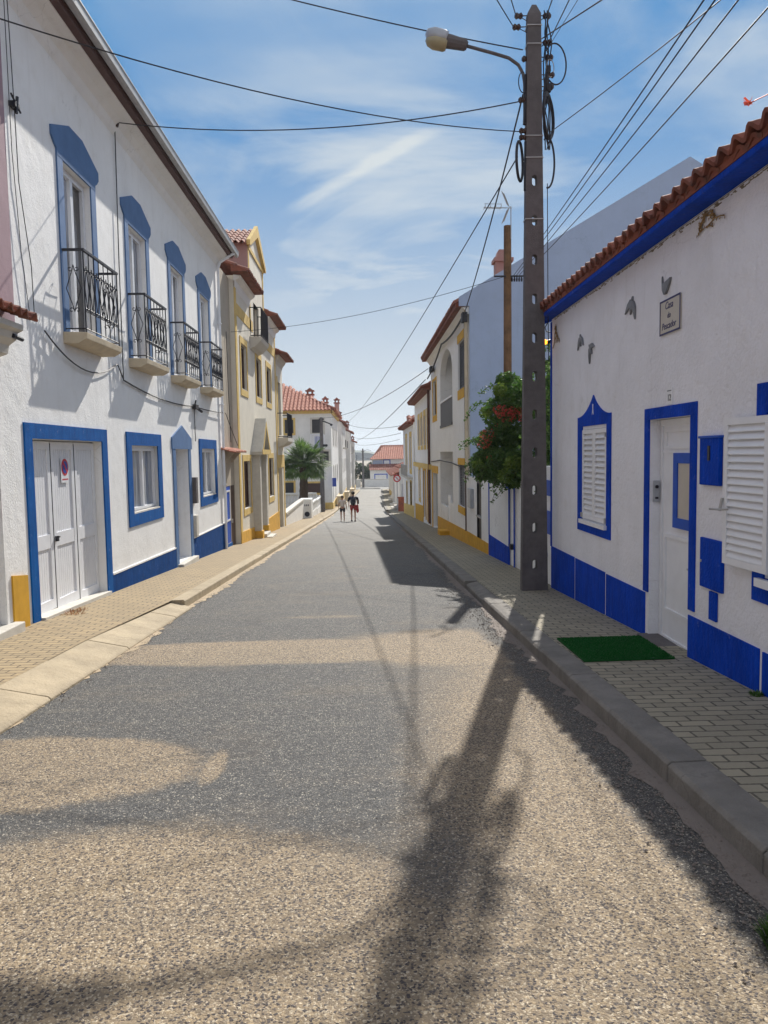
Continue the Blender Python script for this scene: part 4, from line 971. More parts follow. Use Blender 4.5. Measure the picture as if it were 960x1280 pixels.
m = MB(); m.box(2.86, 3.06, 11.6, 13.2, -1.0, 1.35); m.build('end_pier', 'white', gw)
m = MB(); G.box(m, -.01, .02, 11.75, 12.4, .90, 1.14); G.box(m, -.01, .02, 11.75, 12.4, .30, .66); 
m.build('blue_panel', 'bluesmooth', gw)
m = MB(); m.lathe((2.858, 12.1, -.05), [(.075, 0), (.075, -.02)], 16, 'x'); m.build('blue_disc', 'blue2', gw)
lw = thing('low_wall', 'low white wall with narrow dark door and mustard base, joined to the pale blue house', 'wall', (2.85, 18, gz(18)+.12))
wall(G, 17.78, 21.0, -1.5, .93, [(18.98, 19.75, -.85, .86, .1)], back=.22, depth=.15).build('panel', 'white', lw)
m = MB(); G.prism(m, [(17.78, -1.3), (21.0, -1.5), (21.0, -.62), (17.78, -.55)], 0, .018); m.build('base', 'gold3', lw)
m = MB(); ringframe(G, m, -.06, .0, 18.99, 19.74, -.84, .85, .05); G.box(m, -.08, -.04, 19.03, 19.7, -.8, .82); m.build('door', 'darkhole', lw)
m = MB(); G.box(m, -.05, .03, 18.985, 19.74, -.06, -.02); m.build('door_bar', 'gutter', lw)
m = MB(); G.box(m, 0, .1, 20.3, 20.85, .1, .62); o = m.build('meter_box', 'greyvane', None, loc=(2.85, 20.5, .1), bevel=.01); tag(o, 'grey meter box on the low white wall beside the narrow dark door', 'meter box')

# ================================================================== PALE BLUE / ARCHED HOUSE (right middle)
R2 = thing('town_house', 'two-storey house with arched loggia, ochre trim and a huge plain pale blue gable side', 'house', (2.85, 21, gz(21)+.12))
S2 = Side(2.85, -1)
wall(S2, 21.02, 33.2, -2.2, 5.72, [(22.05, 23.5, 3.45, 4.85, .12), (25.1, 29.1, 2.52, 5.15, 1.2), (30.7, 32.2, 3.1, 4.5, .15), (22.15, 23.6, -.02, 1.22, .12), (25.15, 29.4, -1.3, 1.62, 1.0), (30.5, 32.7, -1.55, .75, .3)], back=12.0, top=[(5.95, 9.25)]).build('wall', 'white', R2)
# arch fillets in the loggia head
m = MB()
for s in (0, 1):
    P = [(25.1, 5.16), (25.1, 4.3)]
    for k in range(9): a = PI/2*k/8; P.append((25.1+2*(1-math.cos(a)), 4.3+.85*math.sin(a)))
    if s: P = [(54.2-y, z) for y, z in P]
    m.prism(P, 'x', 2.849, 3.05)
m.build('arch', 'white', R2)
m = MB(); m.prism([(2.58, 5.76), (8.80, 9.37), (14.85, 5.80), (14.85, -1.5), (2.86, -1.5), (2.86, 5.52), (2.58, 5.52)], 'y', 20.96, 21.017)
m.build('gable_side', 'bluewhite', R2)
m = MB(); tiles(m, (2.50, 21.02, 5.62), (0, 1, 0), 12.5, (1, 0, .572), 7.2); m.build('roof', 'terraedge', R2, solid=.04)
m = MB(); m.prism([(2.85, 5.52), (2.50, 5.50), (2.50, 5.60), (2.85, 5.80)], 'y', 21.03, 33.5); m.build('eave_soffit', 'terraedge', R2)
m = MB(); m.prism([(2.85, 5.3), (2.82, 5.32), (2.74, 5.45), (2.66, 5.50), (2.85, 5.515)], 'y', 21.03, 33.3); m.build('cornice', 'white', R2)
m = MB(); S2.box(m, .6*0, .03, 25.1, 29.1, 2.5, 2.6); S2.box(m, -.05, -.0, 25.1, 29.1, 2.52, 3.4); pa = m.build('parapet', 'darkhole', R2)
m = MB(); S2.box(m, -.03, .04, 25.1, 29.1, 3.4, 3.46); m.build('parapet_rail', 'whitepvc', pa)
m = MB(); S2.box(m, -1.19, -1.1, 25.9, 27.2, 2.55, 4.6); m.build('loggia_door', 'brownwood', R2)
def louw(sd, par, a, b, c_, d_, gm, up, lo):
    mb = MB(); sd.box(mb, 0, .02, a-.05, b+.05, d_, d_+up); sd.box(mb, 0, .02, a-.05, b+.05, c_-lo, c_); mb.build('window_trim', gm, par)
    lv = louvres(MB(), sd, -.10, -.05, a, b, c_, d_, 14, .05); w = lv.build('shutter', 'greydark', par)
    mb = MB(); sd.box(mb, -.118, -.105, a, b, c_, d_); mb.build('pane', 'darkhole', w)
louw(S2, R2, 22.05, 23.5, 3.45, 4.85, 'gold', .24, .28); louw(S2, R2, 22.15, 23.6, -.02, 1.22, 'gold', .2, .22)
window(R2, S2, 30.7, 32.2, 3.1, 4.5, .12, 2, frame='brownwood', surround=('gold', ringframe(S2, MB(), 0, .02, 30.5, 32.4, 2.85, 4.6, .2, .25, .1)))
m = MB(); S2.box(m, 0, .02, 30.3, 33.0, .76, 1.05); S2.box(m, 0, .02, 32.7, 33.0, -1.6, .76); d = m.build('door', 'gold', R2); m = MB(); S2.box(m, -.25, -.15, 30.52, 32.68, -1.53, .74); m.build('door_leaf', 'greyvane', d)
m = MB(); ringframe(S2, m, -.95, -.9, 27.2, 28.7, -.1, .95, .08); pw = m.build('porch_window', 'whitepvc', R2); m = MB(); S2.box(m, -.97, -.93, 27.25, 28.65, -.05, .9); m.build('pane', 'glass', pw)
m = MB(); S2.box(m, -.12, -.02, 25.16, 26.2, -1.3, -.12); S2.box(m, -.12, -.02, 27.0, 29.39, -1.3, -.35); m.build('porch_wall', 'white', R2)
m = MB(); S2.box(m, -.1, -.04, 26.25, 26.95, -1.3, .1); m.build('porch_gate', 'whitepvc', R2)
m = MB(); S2.prism(m, [(21.02, -1.5), (30.45, -2.0), (30.45, -.92), (21.02, -.62)], 0, .02); S2.box(m, 0, .35, 26.2, 27.0, -1.6, -1.10); m.build('plinth', 'gold3', R2)
m = MB(); m.tube([(2.78, 21.1, 5.5), (2.78, 21.1, .95)], .05, 8); m.build('downpipe', 'cream', R2)
m = MB(); m.tube([(2.77, 21.32, 5.4), (2.77, 21.32, -.6)], .022, 6); m.build('conduit', 'brownwood', R2)
m = MB(); m.box(4.62, 5.15, 27, 27.5, 6.9, 8.15); m.box(4.55, 5.22, 26.93, 27.57, 8.15, 8.27); m.prism([(4.62, 8.27), (5.15, 8.27), (5.05, 8.55), (4.72, 8.55)], 'y', 27, 27.5); o = m.build('chimney', 'pinkish', R2)

# R3
S4 = Side(2.85, -1)
R3 = thing('town_house', 'white house with four narrow upper windows and a long ochre band, beyond the arched house', 'house', (2.85, 33.3, gz(33)+.12))
up = [(34.3+k*2.05, 35.3+k*2.05, 1.95, 3.35, .15) for k in range(4)]
wall(S4, 33.25, 44.3, -2.6, 4.45, up+[(34.2, 35.4, -1.55, .75, .3), (36.6, 38.0, -1.6, .7, .3), (40.2, 41.2, -.8, .7, .15)], back=8, top=[(4, 6.0)]).build('wall', 'white', R3)
for a, b, c_, d_, _ in up:
    window(R3, S4, a, b, c_, d_, .12, 1, frame='brownwood', surround=('gold2', sur2(S4, a, b, c_, d_, .16, .2, .28)))
m = MB(); S4.box(m, 0, .12, 33.3, 44.3, .86, 1.08); m.build('band', 'gold2', R3)
for a, b in ((34.2, 35.4), (36.6, 38.0)):
    z0_ = -1.6; m = ringframe(S4, MB(), 0, .03, a-.2, b+.2, z0_, .95, .2, 0, .22); d = m.build('door', 'gold', R3); m = MB(); S4.box(m, -.25, -.15, a+.01, b-.01, z0_, .7); m.build('door_leaf', 'brownwood', d)
window(R3, S4, 40.2, 41.2, -.8, .7, .12, 1, surround=('gold2', sur2(S4, 40.2, 41.2, -.8, .7, .16, .2, .2)))
m = MB(); S4.prism(m, [(38.3, -2.4), (44.3, -2.6), (44.3, -1.3), (38.3, -1.05)], 0, .02); m.build('plinth', 'gold3', R3)
m = MB(); m.tube([(2.76, 33.5, 4.3), (2.76, 33.5, -1.5)], .06, 8); m.build('downpipe', 'maroon', R3)
m = MB(); tiles(m, (2.48, 33.2, 4.42), (0, 1, 0), 11.3, (1, 0, .45), 4.2, tw=.25); m.build('roof', 'terraedge', R3, solid=.04)
m = MB(); m.prism([(2.85, 4.3), (2.49, 4.33), (2.49, 4.4), (2.85, 4.6)], 'y', 33.25, 44.5); m.build('eave_soffit', 'terraedge', R3)
# R4
S5 = Side(2.80, -1)
R4 = thing('town_house', 'white house with ochre window strips and tiled eave, fourth in the right row', 'house', (2.8, 45, gz(45)+.12))
wall(S5, 45.0, 57.0, -3.4, 3.4, [(47.0, 48.6, .6, 2.6, .15), (52., 53.4, .6, 2.6, .15), (47.0, 48.6, -2.4, -.2, .2), (52, 53.2, -2.6, -.4, .2)], back=8, top=[(4, 5.0)]).build('wall', 'white', R4)
for a, b, c_, d_ in ((47.0, 48.6, .6, 2.6), (52., 53.4, .6, 2.6)): window(R4, S5, a, b, c_, d_, .12, 1, frame='brownwood', surround=('gold2', sur2(S5, a, b, c_, d_, .3, .3, .3)))
for a, b, c_, d_ in ((47.0, 48.6, -2.4, -.2), (52, 53.2, -2.6, -.4)): m = ringframe(S5, MB(), -.1, .02, a-.1, b+.1, c_, d_+.1, .1, 0, .1); d = m.build('door', 'gold2', R4); m = MB(); S5.box(m, -.15, -.1, a, b, c_, d_); m.build('door_leaf', 'greyvane', d)
m = MB(); S5.prism(m, [(45.0, -2.8), (57, -3.4), (57, -2.1), (45, -1.5)], 0, .02); m.build('plinth', 'gold2', R4)
m = MB(); S5.box(m, -.0, .35, 46, 54, .02, .16); bal = m.build('balcony', 'stone', R4)
m = MB()
for k in range(17): y = 46+k*.5; m.tube([(2.47, y, .16), (2.47, y, .85)], .012, 4)
m.tube([(2.47, 46, .85), (2.47, 54, .85)], .02, 4); m.build('railing', 'gutter', bal)
m = MB(); tiles(m, (2.45, 44.9, 3.38), (0, 1, 0), 12.4, (1, 0, .5), 4.2, tw=.3); tiles(m, (2.45, 44.9, 3.38), (1, 0, 0), 3.5, (0, 1, .5), .9, tw=.3); m.build('roof', 'terracotta', R4, solid=.04)
m = MB(); m.prism([(2.8, 3.25), (2.46, 3.28), (2.46, 3.36), (2.8, 3.6)], 'y', 45.0, 57.2); m.build('eave_soffit', 'terraedge', R4)
# small far houses on the right
def small_house(y0, y1, x, zt, lab, awn=True, base='blue', door='bluesmooth', rooftop='terracotta', back=6):
    sd = Side(x, -1); g0 = gz(y0); h = thing('small_house', lab, 'house', (x, y0, g0+.12))
    wall(sd, y0, y1, g0-1.2, zt, [(y0+1.2, y0+2.4, g0+.12, g0+2.2, .2), (y0+3.6, y0+4.8, g0+1.0, g0+2.1, .15)], back=back, depth=.2).build('wall', 'white3', h)
    m = MB(); sd.prism(m, [(y0+2.5, g0-1), (y1, g0-1), (y1, g0+.6), (y0+2.5, g0+.7)], 0, .02); m.box(x, x+.8, y0-.02, y0, g0-1, g0+.7); m.build('plinth', base, h)
    m = MB(); sd.box(m, -.12, -.06, y0+1.21, y0+2.39, g0+.1, g0+2.2); m.build('door', door, h)
    window(h, sd, y0+3.6, y0+4.8, g0+1.0, g0+2.1, .12, 1)
    m = MB(); tiles(m, (x-.35, y0-.2, zt), (0, 1, 0), y1-y0+.4, (1, 0, .4), back*.6, tw=.3, row=.5)
    if awn: tiles(m, (x-.35, y0-.25, zt), (1, 0, 0), 2.2, (0, 1, .4), .6, tw=.3)
    m.build('roof', rooftop, h, solid=.05)
    return h
small_house(60.5, 68, 2.95, .45, 'small single-storey house with blue door and red tiles, first of the small far right houses', base='blue2')
small_house(74, 83, 2.75, -.55, 'low white house with tiled roof, in the middle of the small far right row', base='white3')
small_house(88, 99, 3.0, -.75, 'low house with brown door near the far end of the right row', base='gold2', door='brownwood')
small_house(103, 115, 3.4, -1.0, 'last low house on the right before the street ends', base='white3')
m = MB(); m.box(2.5, 2.95, 60.0, 60.4, gz(60)-.1, gz(60)+1.15); m.box(2.45, 3.0, 59.95, 60.45, gz(60)+1.15, gz(60)+1.25); o = m.build('brick_pier', 'terracotta', None, loc=(2.7, 60.2, gz(60))); tag(o, 'short brick-red pier with white cap beside the blue door on the far right', 'pier')
for k, (y, x) in enumerate(((66, 2.15), (71, 2.2), (80, 2.35), (86, 2.45))):
    m = MB(); m.box(x, x+.75, y, y+1.6, gz(y)-.2, gz(y)+.22); m.box(x+.25, x+.75, y+.2, y+1.4, gz(y)+.22, gz(y)+.36)
    o = m.build('entrance_step', 'stone', None, loc=(x, y, gz(y)), bevel=.02); tag(o, ['nearest pale stone entrance step on the far right pavement', 'second pale stone entrance step on the far right pavement', 'third pale stone entrance step on the far right pavement', 'farthest pale stone entrance step on the far right pavement'][k], 'step', 'entrance steps on the far right pavement')
# road sign
sg = thing('road_sign', 'round red-ringed prohibition sign on a grey post at the far right kerb', 'road sign', (2.5, 62, gz(62)+.1))
m = MB(); m.tube([(2.5, 62.03, gz(62)), (2.5, 62.03, -.1)], .03, 8); m.build('post', 'gutter', sg)
m = MB(); m.lathe((2.5, 62.0, -.44), [(.30, .02), (.30, 0)], 28, 'y'); m.build('ring', 'red', sg)
m = MB(); m.lathe((2.5, 61.99, -.44), [(.20, .009), (.20, 0)], 28, 'y'); m.build('disc', 'whitepvc', sg)
m = MB(); m.prism([(2.36, -.34), (2.40, -.30), (2.64, -.54), (2.60, -.58)], 'y', 61.98, 61.988); m.build('slash', 'red', sg)

# ================================================================== far left: garden, palm, houses D E F
gwl = thing('garden_wall', 'low white garden wall with sloping top next to the palm, left pavement', 'wall', (-3.9, 37, gz(37)+.12))
m = MB(); m.prism([(36.95, -2.6), (47.6, -3.0), (47.6, -1.22), (44.6, -1.22), (36.95, -1.28)], 'x', -4.08, -3.9); m.build('wall', 'white3', gwl)
m = MB(); m.prism([(36.93, -1.28), (44.6, -1.22), (47.7, -1.22), (47.7, -1.13), (44.6, -1.13), (36.93, -1.17)], 'x', -4.14, -3.84); m.build('coping', 'stone', gwl)
ub = thing('utility_cabinet', 'white utility cabinet with a dark round emblem, between the garden wall and its railing', 'cabinet', (-3.8, 49, gz(49)+.12))
m = MB(); m.box(-4.2, -3.45, 48.0, 49.4, -2.6, -1.18); m.build('case', 'white3', ub, bevel=.02)
m = MB(); m.lathe((-3.72, 47.99, -2.12), [(.16, 0), (.16, .012)], 20, 'y'); m.build('emblem', 'darkcloth', ub)
m = MB()
for k in range(4): m.box(-4.0+k*.11, -3.93+k*.11, 47.985, 48.0, -1.62, -1.50)
m.build('lettering', 'greymark', ub)
rf = thing('railing_wall', 'white slatted railing with two dark posts, beyond the utility cabinet', 'fence', (-3.7, 55, gz(55)+.12))
for a, b, zt in ((50.5, 56.6, -1.75), (57.0, 65, -1.85)):
    m = MB(); m.box(-3.78, -3.66, a, b, gz(b)-.3, zt-.55); 
    n = int((b-a)/.28)
    for k in range(n+1): m.box(-3.75, -3.69, a+k*(b-a)/n-.05, a+k*(b-a)/n+.05, zt-.55, zt)
    m.box(-3.8, -3.64, a, b, zt, zt+.1); m.build('slat_panel', 'white3', rf)
for y in (50.2, 65.2): m = MB(); m.box(-3.68, -3.56, y-.07, y+.07, gz(y)-.2, -1.55); m.build('post', 'iron', rf)
bs = thing('balustrade', 'white balustrade crossing the garden behind the palm trunk', 'balustrade', (-6, 60, -2.4))
m = MB(); m.box(-10, -3.9, 60, 60.25, -2.65, -2.2); m.box(-10, -3.9, 59.95, 60.3, -1.52, -1.38)
for k in range(25): m.lathe((-9.9+k*.25, 60.12, -2.2), [(.05, 0), (.085, .18), (.04, .42), (.06, .68)], 8)
m.build('balusters', 'white3', bs)
m = MB(); m.box(-14, -3.95, 36.95, 66.9, -3.6, -2.58); struct(m.build('garden_ground', 'earth'))
# palm
pm = thing('palm_tree', 'short fan palm with thick brown trunk behind the low garden wall', 'palm tree', (-4.5, 54, -2.6))
m = MB(); pts = []; rad = []
for k in range(15):
    t = k/14; pts.append((-4.45+.08*math.sin(t*2), 54, -2.6+3.3*t)); rad.append(.34-.10*t+.03*(k % 2))
m.tube(pts, rad, 12); m.build('trunk', 'bark', pm)
r = random.Random(21); m = MB(); m.open = True; st = MB()
for q in range(170):
    az = r.uniform(0, 2*PI); el = math.asin(r.uniform(-.55, 1.0)); c0 = Vector((-4.38, 54, .95)); d = Vector((math.cos(az)*math.cos(el), math.sin(az)*math.cos(el), math.sin(el)))
    Lp = r.uniform(.45, 1.05); h = c0+d*Lp*Vector((1, 1, 1.25)).length/1.9*1.35; h.z -= .10; droop = Vector((0, 0, -.25 if el < .6 else -.08))
    st.tube([c0+Vector((0, 0, .2))*el, (c0+h)/2+Vector((0, 0, .06)), h], .018, 4)
    side = d.cross(Vector((0, 0, 1)));
    if side.length < .1: side = Vector((1, 0, 0))
    side.normalize(); R_ = r.uniform(.65, 1.0)
    for k in range(15):
        a = math.radians(-80+160*k/14); dirn = (d*math.cos(a)+side*math.sin(a)).normalized()
        tip = h+dirn*R_*(.75+.25*math.cos(a))+droop*(1+.6*abs(math.sin(a)))+Vector((r.uniform(-.05, .05),)*3)
        wv = dirn.cross(Vector((r.uniform(-.3, .3), r.uniform(-.3, .3), 1))).normalized()*.034; md = h.lerp(tip, .5)+Vector((0, 0, .05))
        m.face([h, md+wv, tip, md-wv])
m.build('crown', 'palm', pm); st.build('leaf_stalks', 'leaf', pm)

def far_window_y(parent, x0, x1, z0, z1, y, mat='gold2', pane='glass'):
    """window in a camera-facing wall (plane Y = y)"""
    f = MB(); f.box(x0-.16, x0, y-.07, y, z0-.16, z1+.16); f.box(x1, x1+.16, y-.07, y, z0-.16, z1+.16); f.box(x0, x1, y-.07, y, z1, z1+.16); f.box(x0, x1, y-.07, y, z0-.16, z0)
    w = f.build('window', mat, parent); g_ = MB(); g_.box(x0, x1, y-.02, y-.003, z0, z1); g_.build('pane', pane, w); return w
def chimney(parent, x, y, z0, z1, w=.35):
    m = MB(); m.box(x-w, x+w, y-w, y+w, z0, z1-.5); ch = m.build('chimney', 'pinkish', parent)
    m = MB(); m.box(x-w-.1, x+w+.1, y-w-.1, y+w+.1, z1-.5, z1-.38)
    for sx in (-1, 1):
        for sy in (-1, 1): m.box(x+sx*w*.7-.07, x+sx*w*.7+.07, y+sy*w*.7-.07, y+sy*w*.7+.07, z1-.38, z1-.15)
    m.box(x-w-.1, x+w+.1, y-w-.1, y+w+.1, z1-.15, z1-.05); m.prism([(x-w, z1-.05), (x+w, z1-.05), (x, z1+.18)], 'y', y-w, y+w); m.build('chimney_cap', 'terracotta', ch)
# D
D = thing('apartment_house', 'three-storey white house with hipped red roof and blue balcony, behind the palm', 'house', (-3, 67, gz(67)))
S6 = Side(-2.95, 1)
hD = [(70+k*4.4, 71.4+k*4.4, z, z+1.5, .2) for k in range(3) for z in (-1.0, 2.4)]+[(68.6, 69.7, -3.05, -.9, .3), (74, 75.4, -3.1, -.9, .3)]
wall(S6, 67, 83.5, -4.5, 5.3, hD, back=10).build('wall', 'white3', D)
for a, b, c_, d_, _ in hD[:6]: window(D, S6, a, b, c_, d_, .15, 2, frame='brownwood', sill=None, surround=('stone', sur2(S6, a, b, c_, d_, .12, .12, .12)))
for a, b, c_, d_, _ in hD[6:]: m = MB(); S6.box(m, -.28, -.2, a, b, c_, d_); m.build('door', 'brownwood', D)
m = MB(); m.box(-13, -2.83, 66.86, 66.998, 5.12, 5.42); m.box(-2.948, -2.80, 66.86, 83.6, 5.12, 5.42); m.build('cornice', 'gold2', D)
m = MB(); m.box(-3.6, -2.93, 66.93, 66.998, -4.2, -2.6); m.box(-2.948, -2.9, 66.93, 83.5, -4.5, -2.65); m.build('plinth', 'gold2', D)
m = MB(); tiles(m, (-13, 66.55, 5.40), (1, 0, 0), 10.45, (0, 1, .55), 5.6, tw=.34, row=.55, amp=.07, vmax=lambda u: min(5.6, (10.45-u)*1.14))
tiles(m, (-2.5, 66.6, 5.40), (0, 1, 0), 17.2, (-1, 0, .46), 5.6, tw=.34, row=.55, amp=.07, vmax=lambda u: min(u*1.1, 5.6))
m.build('roof', 'terralight', D, solid=.05)
m = MB(); m.tube([(-2.55, 66.6, 5.48), (-6.8, 70.6, 7.42)], .13, 8); m.tube([(-6.8, 70.6, 7.42), (-13, 71.5, 8.6)], .13, 8); m.build('ridge', 'terracotta', D)
m = MB(); m.prism([(-2.6, 5.42), (-6.8, 7.30), (-12.9, 7.9), (-12.9, 5.42)], 'y', 71.5, 71.6); m.build('attic_wall', 'white3', D)
far_window_y(D, -4.6, -3.65, 3.45, 4.62, 67, 'stone', 'darkhole'); far_window_y(D, -6.95, -6.2, 3.45, 4.62, 67, 'gold2', 'darkhole')
far_window_y(D, -3.8, -3.2, .85, 1.85, 67, 'stone', 'darkhole'); far_window_y(D, -7.2, -6.3, -1.75, -.8, 67, 'gold2', 'darkhole'); far_window_y(D, -5.2, -4.0, -1.75, -.9, 67, 'gold2', 'brownwood')
m = MB(); m.box(-4.75, -3.5, 66.2, 66.97, 2.0, 2.16); bal = m.build('balcony', 'stone', D)
m = MB()
for k in range(11): m.tube([(-4.7+k*.115, 66.25, 2.16), (-4.7+k*.115, 66.25, 3.3)], .03, 4)
m.tube([(-4.7, 66.25, 3.3), (-3.55, 66.25, 3.3)], .04, 4); m.build('railing', 'whitepvc', bal)
m = MB(); m.box(-4.4, -3.7, 66.9, 66.97, 2.17, 3.15); m.build('balcony_panel', 'signblue', bal)
chimney(D, -4.95, 70.5, 6.1, 7.45, .3); chimney(D, -3.75, 74, 5.8, 6.95, .22)
sgb = MB(); sgb.box(-2.92, -2.58, 66.6, 66.66, -1.2, -.45); sgb.tube([(-2.95, 66.63, -.55), (-2.58, 66.63, -.55)], .02, 4); o = sgb.build('wall_sign', 'signblue', None, loc=(-2.9, 66.6, -.8)); tag(o, 'small plain blue sign projecting from the corner of the hipped-roof house', 'sign')
def row_house(lab, x, y0, y1, zt, mat, chs, nb=2, gcol='gold2'):
    sd = Side(x, 1); h = thing('row_house', lab, 'house', (x, y0, gz(y0)+.12)); g0 = gz(y0); hs = []
    n = max(2, int((y1-y0)/4.5)); w = (y1-y0)/n
    for k in range(n):
        a = y0+k*w+w*.35
        hs += [(a, a+1.2, zt-2.6, zt-1.1, .2), (a, a+1.2, zt-5.6, zt-4.1, .2), (a-.2, a+1.1, g0-.2, min(g0+2.1, zt-5.9), .25)]
    wall(sd, y0, y1, g0-1.5, zt, hs, back=8).build('wall', mat, h)
    for a, b, c_, d_, _ in hs:
        if c_ > g0: window(h, sd, a, b, c_, d_, .12, 1, frame='brownwood', sill=None, surround=('stone', sur2(sd, a, b, c_, d_, .1, .1, .1)))
        else: m = MB(); sd.box(m, -.2, -.12, a, b, c_, d_); m.build('door', 'brownwood', h)
    m = MB(); sd.box(m, 0, .03, y0, y1, g0-1.5, g0+.7); m.build('plinth', gcol, h)
    for k in range(nb):
        a = y0+(k+.5)*(y1-y0)/nb; m = MB(); sd.box(m, 0, .35, a-1, a+1, zt-2.9, zt-2.75); bl = m.build('balcony', 'stone', h); m = MB()
        for q in range(9): m.tube([(sd.X(.33), a-1+q*.25, zt-2.75), (sd.X(.33), a-1+q*.25, zt-1.9)], .02, 4)
        m.tube([(sd.X(.33), a-1, zt-1.9), (sd.X(.33), a+1, zt-1.9)], .03, 4); m.build('railing', 'iron', bl)
    m = MB(); tiles(m, (x+.4, y0-.2, zt), (0, 1, 0), y1-y0+.3, (-1, 0, .45), 4.2, tw=.34, row=.6, amp=.07); m.build('roof', 'terracotta', h, solid=.05)
    m = MB(); m.face([(x, y0-.01, zt), (x-8, y0-.01, zt), (x-4, y0-.01, zt+1.75)]); m.open = True; m.build('gable', mat, h)
    for cx, cy, z1, ww in chs: chimney(h, cx, cy, zt+.1, z1, ww)
row_house('second white row house beyond the hipped-roof house, with a tall chimney', -2.62, 85.5, 103, 5.1, 'white3', [(-3.1, 86.3, 7.7, .25), (-3.3, 98, 6.9, .3)])
row_house('pale row house with red eave near the far end of the left side', -2.1, 104.5, 114.5, 4.5, 'white3', [(-2.5, 106, 6.0, .25), (-2.6, 112.5, 6.3, .2)], 1)
row_house('last white row house at the far end of the left side', -1.72, 115, 122, 3.3, 'white3', [(-2.0, 121, 4.3, .2)], 1)
for k, (x, y) in enumerate(((-2.75, 72.0), (-2.35, 82.5), (-1.95, 92))):
    m = MB(); m.box(x, x+.45, y, y+3.2, gz(y)-.3, gz(y)+.95); m.box(x-.04, x+.49, y-.04, y+3.24, gz(y)+.95, gz(y)+1.05)
    o = m.build('garden_pier', 'cream', None, loc=(x, y, gz(y))); tag(o, ['nearest low ochre wall block on the far left pavement', 'middle low ochre wall block on the far left pavement', 'farthest low ochre wall block on the far left pavement'][k], 'wall block', 'ochre wall blocks on the far left pavement')
# pole in front of D
fp = thing('utility_pole', 'grey concrete utility pole in front of the hipped-roof house', 'utility pole', (-3.5, 62, gz(62)))
m = MB(); m.tube([(-3.55, 62, gz(62)-.2), (-3.50, 62, 4.55)], .20, 8, r1=.12); m.build('shaft', 'concrete', fp)
m = MB(); m.tube([(-3.5, 62, 4.3), (-3.1, 61.8, 4.15), (-2.75, 61.8, 4.0)], .05, 5); m.lathe((-2.7, 61.8, 3.95), [(.06, -.1), (.13, 0), (.06, .08)], 8); m.tube([(-3.7, 62, 4.4), (-3.3, 62, 4.4)], .07, 5)
for k in range(3): m.lathe((-3.35+k*.12, 61.9, 2.2), [(.05, 0), (.09, .1), (.05, .2)], 6)
m.build('bracket', 'iron', fp)

# ================================================================== end of the street
ew = thing('boundary_wall', 'long white boundary wall closing the end of the street', 'wall', (0, 134, gz(134)))
m = MB(); m.box(-.75, 8.5, 134, 134.3, -5, -2.95); m.build('panel', 'white3', ew)
m = MB(); m.box(-.75, 8.5, 133.96, 134.34, -2.95, -2.83); m.build('coping', 'stone', ew)
m = MB(); m.box(-1.75, -.95, 133.4, 134.3, -5, -2.85); o = m.build('gate_pier', 'stone', None, loc=(-1.3, 134, -4), bevel=.03); tag(o, 'broad cream gate pier left of the boundary wall at the street end', 'pier')
fh = thing('villa', 'white two-storey villa with red tiled roof and blue frames at the end of the street', 'house', (4, 140, gz(140)))
m = MB(); m.box(1.15, 12, 141, 152, -5, .55); m.build('wall', 'white3', fh)
m = MB(); m.box(.75, 6.2, 137.8, 141, -5, -1.35); m.build('garage_block', 'white3', fh)
m = MB(); tiles(m, (.6, 137.4, -1.35), (1, 0, 0), 5.9, (0, 1, .28), 3.7, tw=.34, row=.6, amp=.06); m.build('lean_to_roof', 'terracotta', fh, solid=.05)
m = MB(); tiles(m, (.8, 140.5, .55), (1, 0, 0), 11.6, (0, 1, .45), 6.2, tw=.34, row=.6, amp=.06, vmax=lambda u: u*2.1); m.build('roof', 'terralight', fh, solid=.05)
m = MB(); m.prism([(.85, .5), (2.9, 3.15), (12, 3.15), (12, .5)], 'y', 145.9, 146.1); m.build('attic_wall', 'terralight', fh)
far_window_y(fh, 3.35, 4.35, -.75, .3, 141, 'bluesmooth', 'whitepvc'); far_window_y(fh, 1.3, 3.1, -.9, .35, 141, 'stone', 'bluewhite')
f = MB(); f.box(1.5, 1.65, 137.7, 137.8, -4, -2.2); f.box(3.7, 3.85, 137.7, 137.8, -4, -2.2); f.box(1.5, 3.85, 137.7, 137.8, -2.2, -2.05); o = f.build('garage_frame', 'bluesmooth', fh)
ep = thing('utility_pole', 'thin concrete utility pole beside the gate pier at the end of the street', 'utility pole', (-.45, 131, gz(131)))
m = MB(); m.tube([(-.47, 131, gz(131)-.1), (-.47, 131, 2.45)], .2, 8, r1=.12); m.build('shaft', 'concrete', ep)
m = MB(); m.tube([(-.4, 131, 2.1), (.3, 131, 2.25), (.9, 131, 2.1)], .03, 5); m.box(-.7, -.2, 130.9, 131.1, 1.9, 2.0); m.build('bracket', 'iron', ep)
def leaf_cloud(m, c, rad, n, s, r, squash=1., fold=True, shell=.55):
    for k in range(n):
        while True:
            p = Vector((r.uniform(-1, 1), r.uniform(-1, 1), r.uniform(-1, 1)))
            if p.length <= 1 and (p.length > shell or r.random() < .35): break
        q = Vector(c)+Vector((p.x*rad, p.y*rad, p.z*rad*squash))
        a = Vector((r.gauss(0, 1), r.gauss(0, 1), r.gauss(0, .8))).normalized(); b = a.cross(Vector((r.gauss(0, 1), r.gauss(0, 1), r.gauss(0, 1)))).normalized(); ss = s*r.uniform(.6, 1.25)
        nn = a.cross(b)*ss*.18
        m.face([q-a*ss, q+b*ss*.5+nn, q+a*ss, q-b*ss*.5+nn])
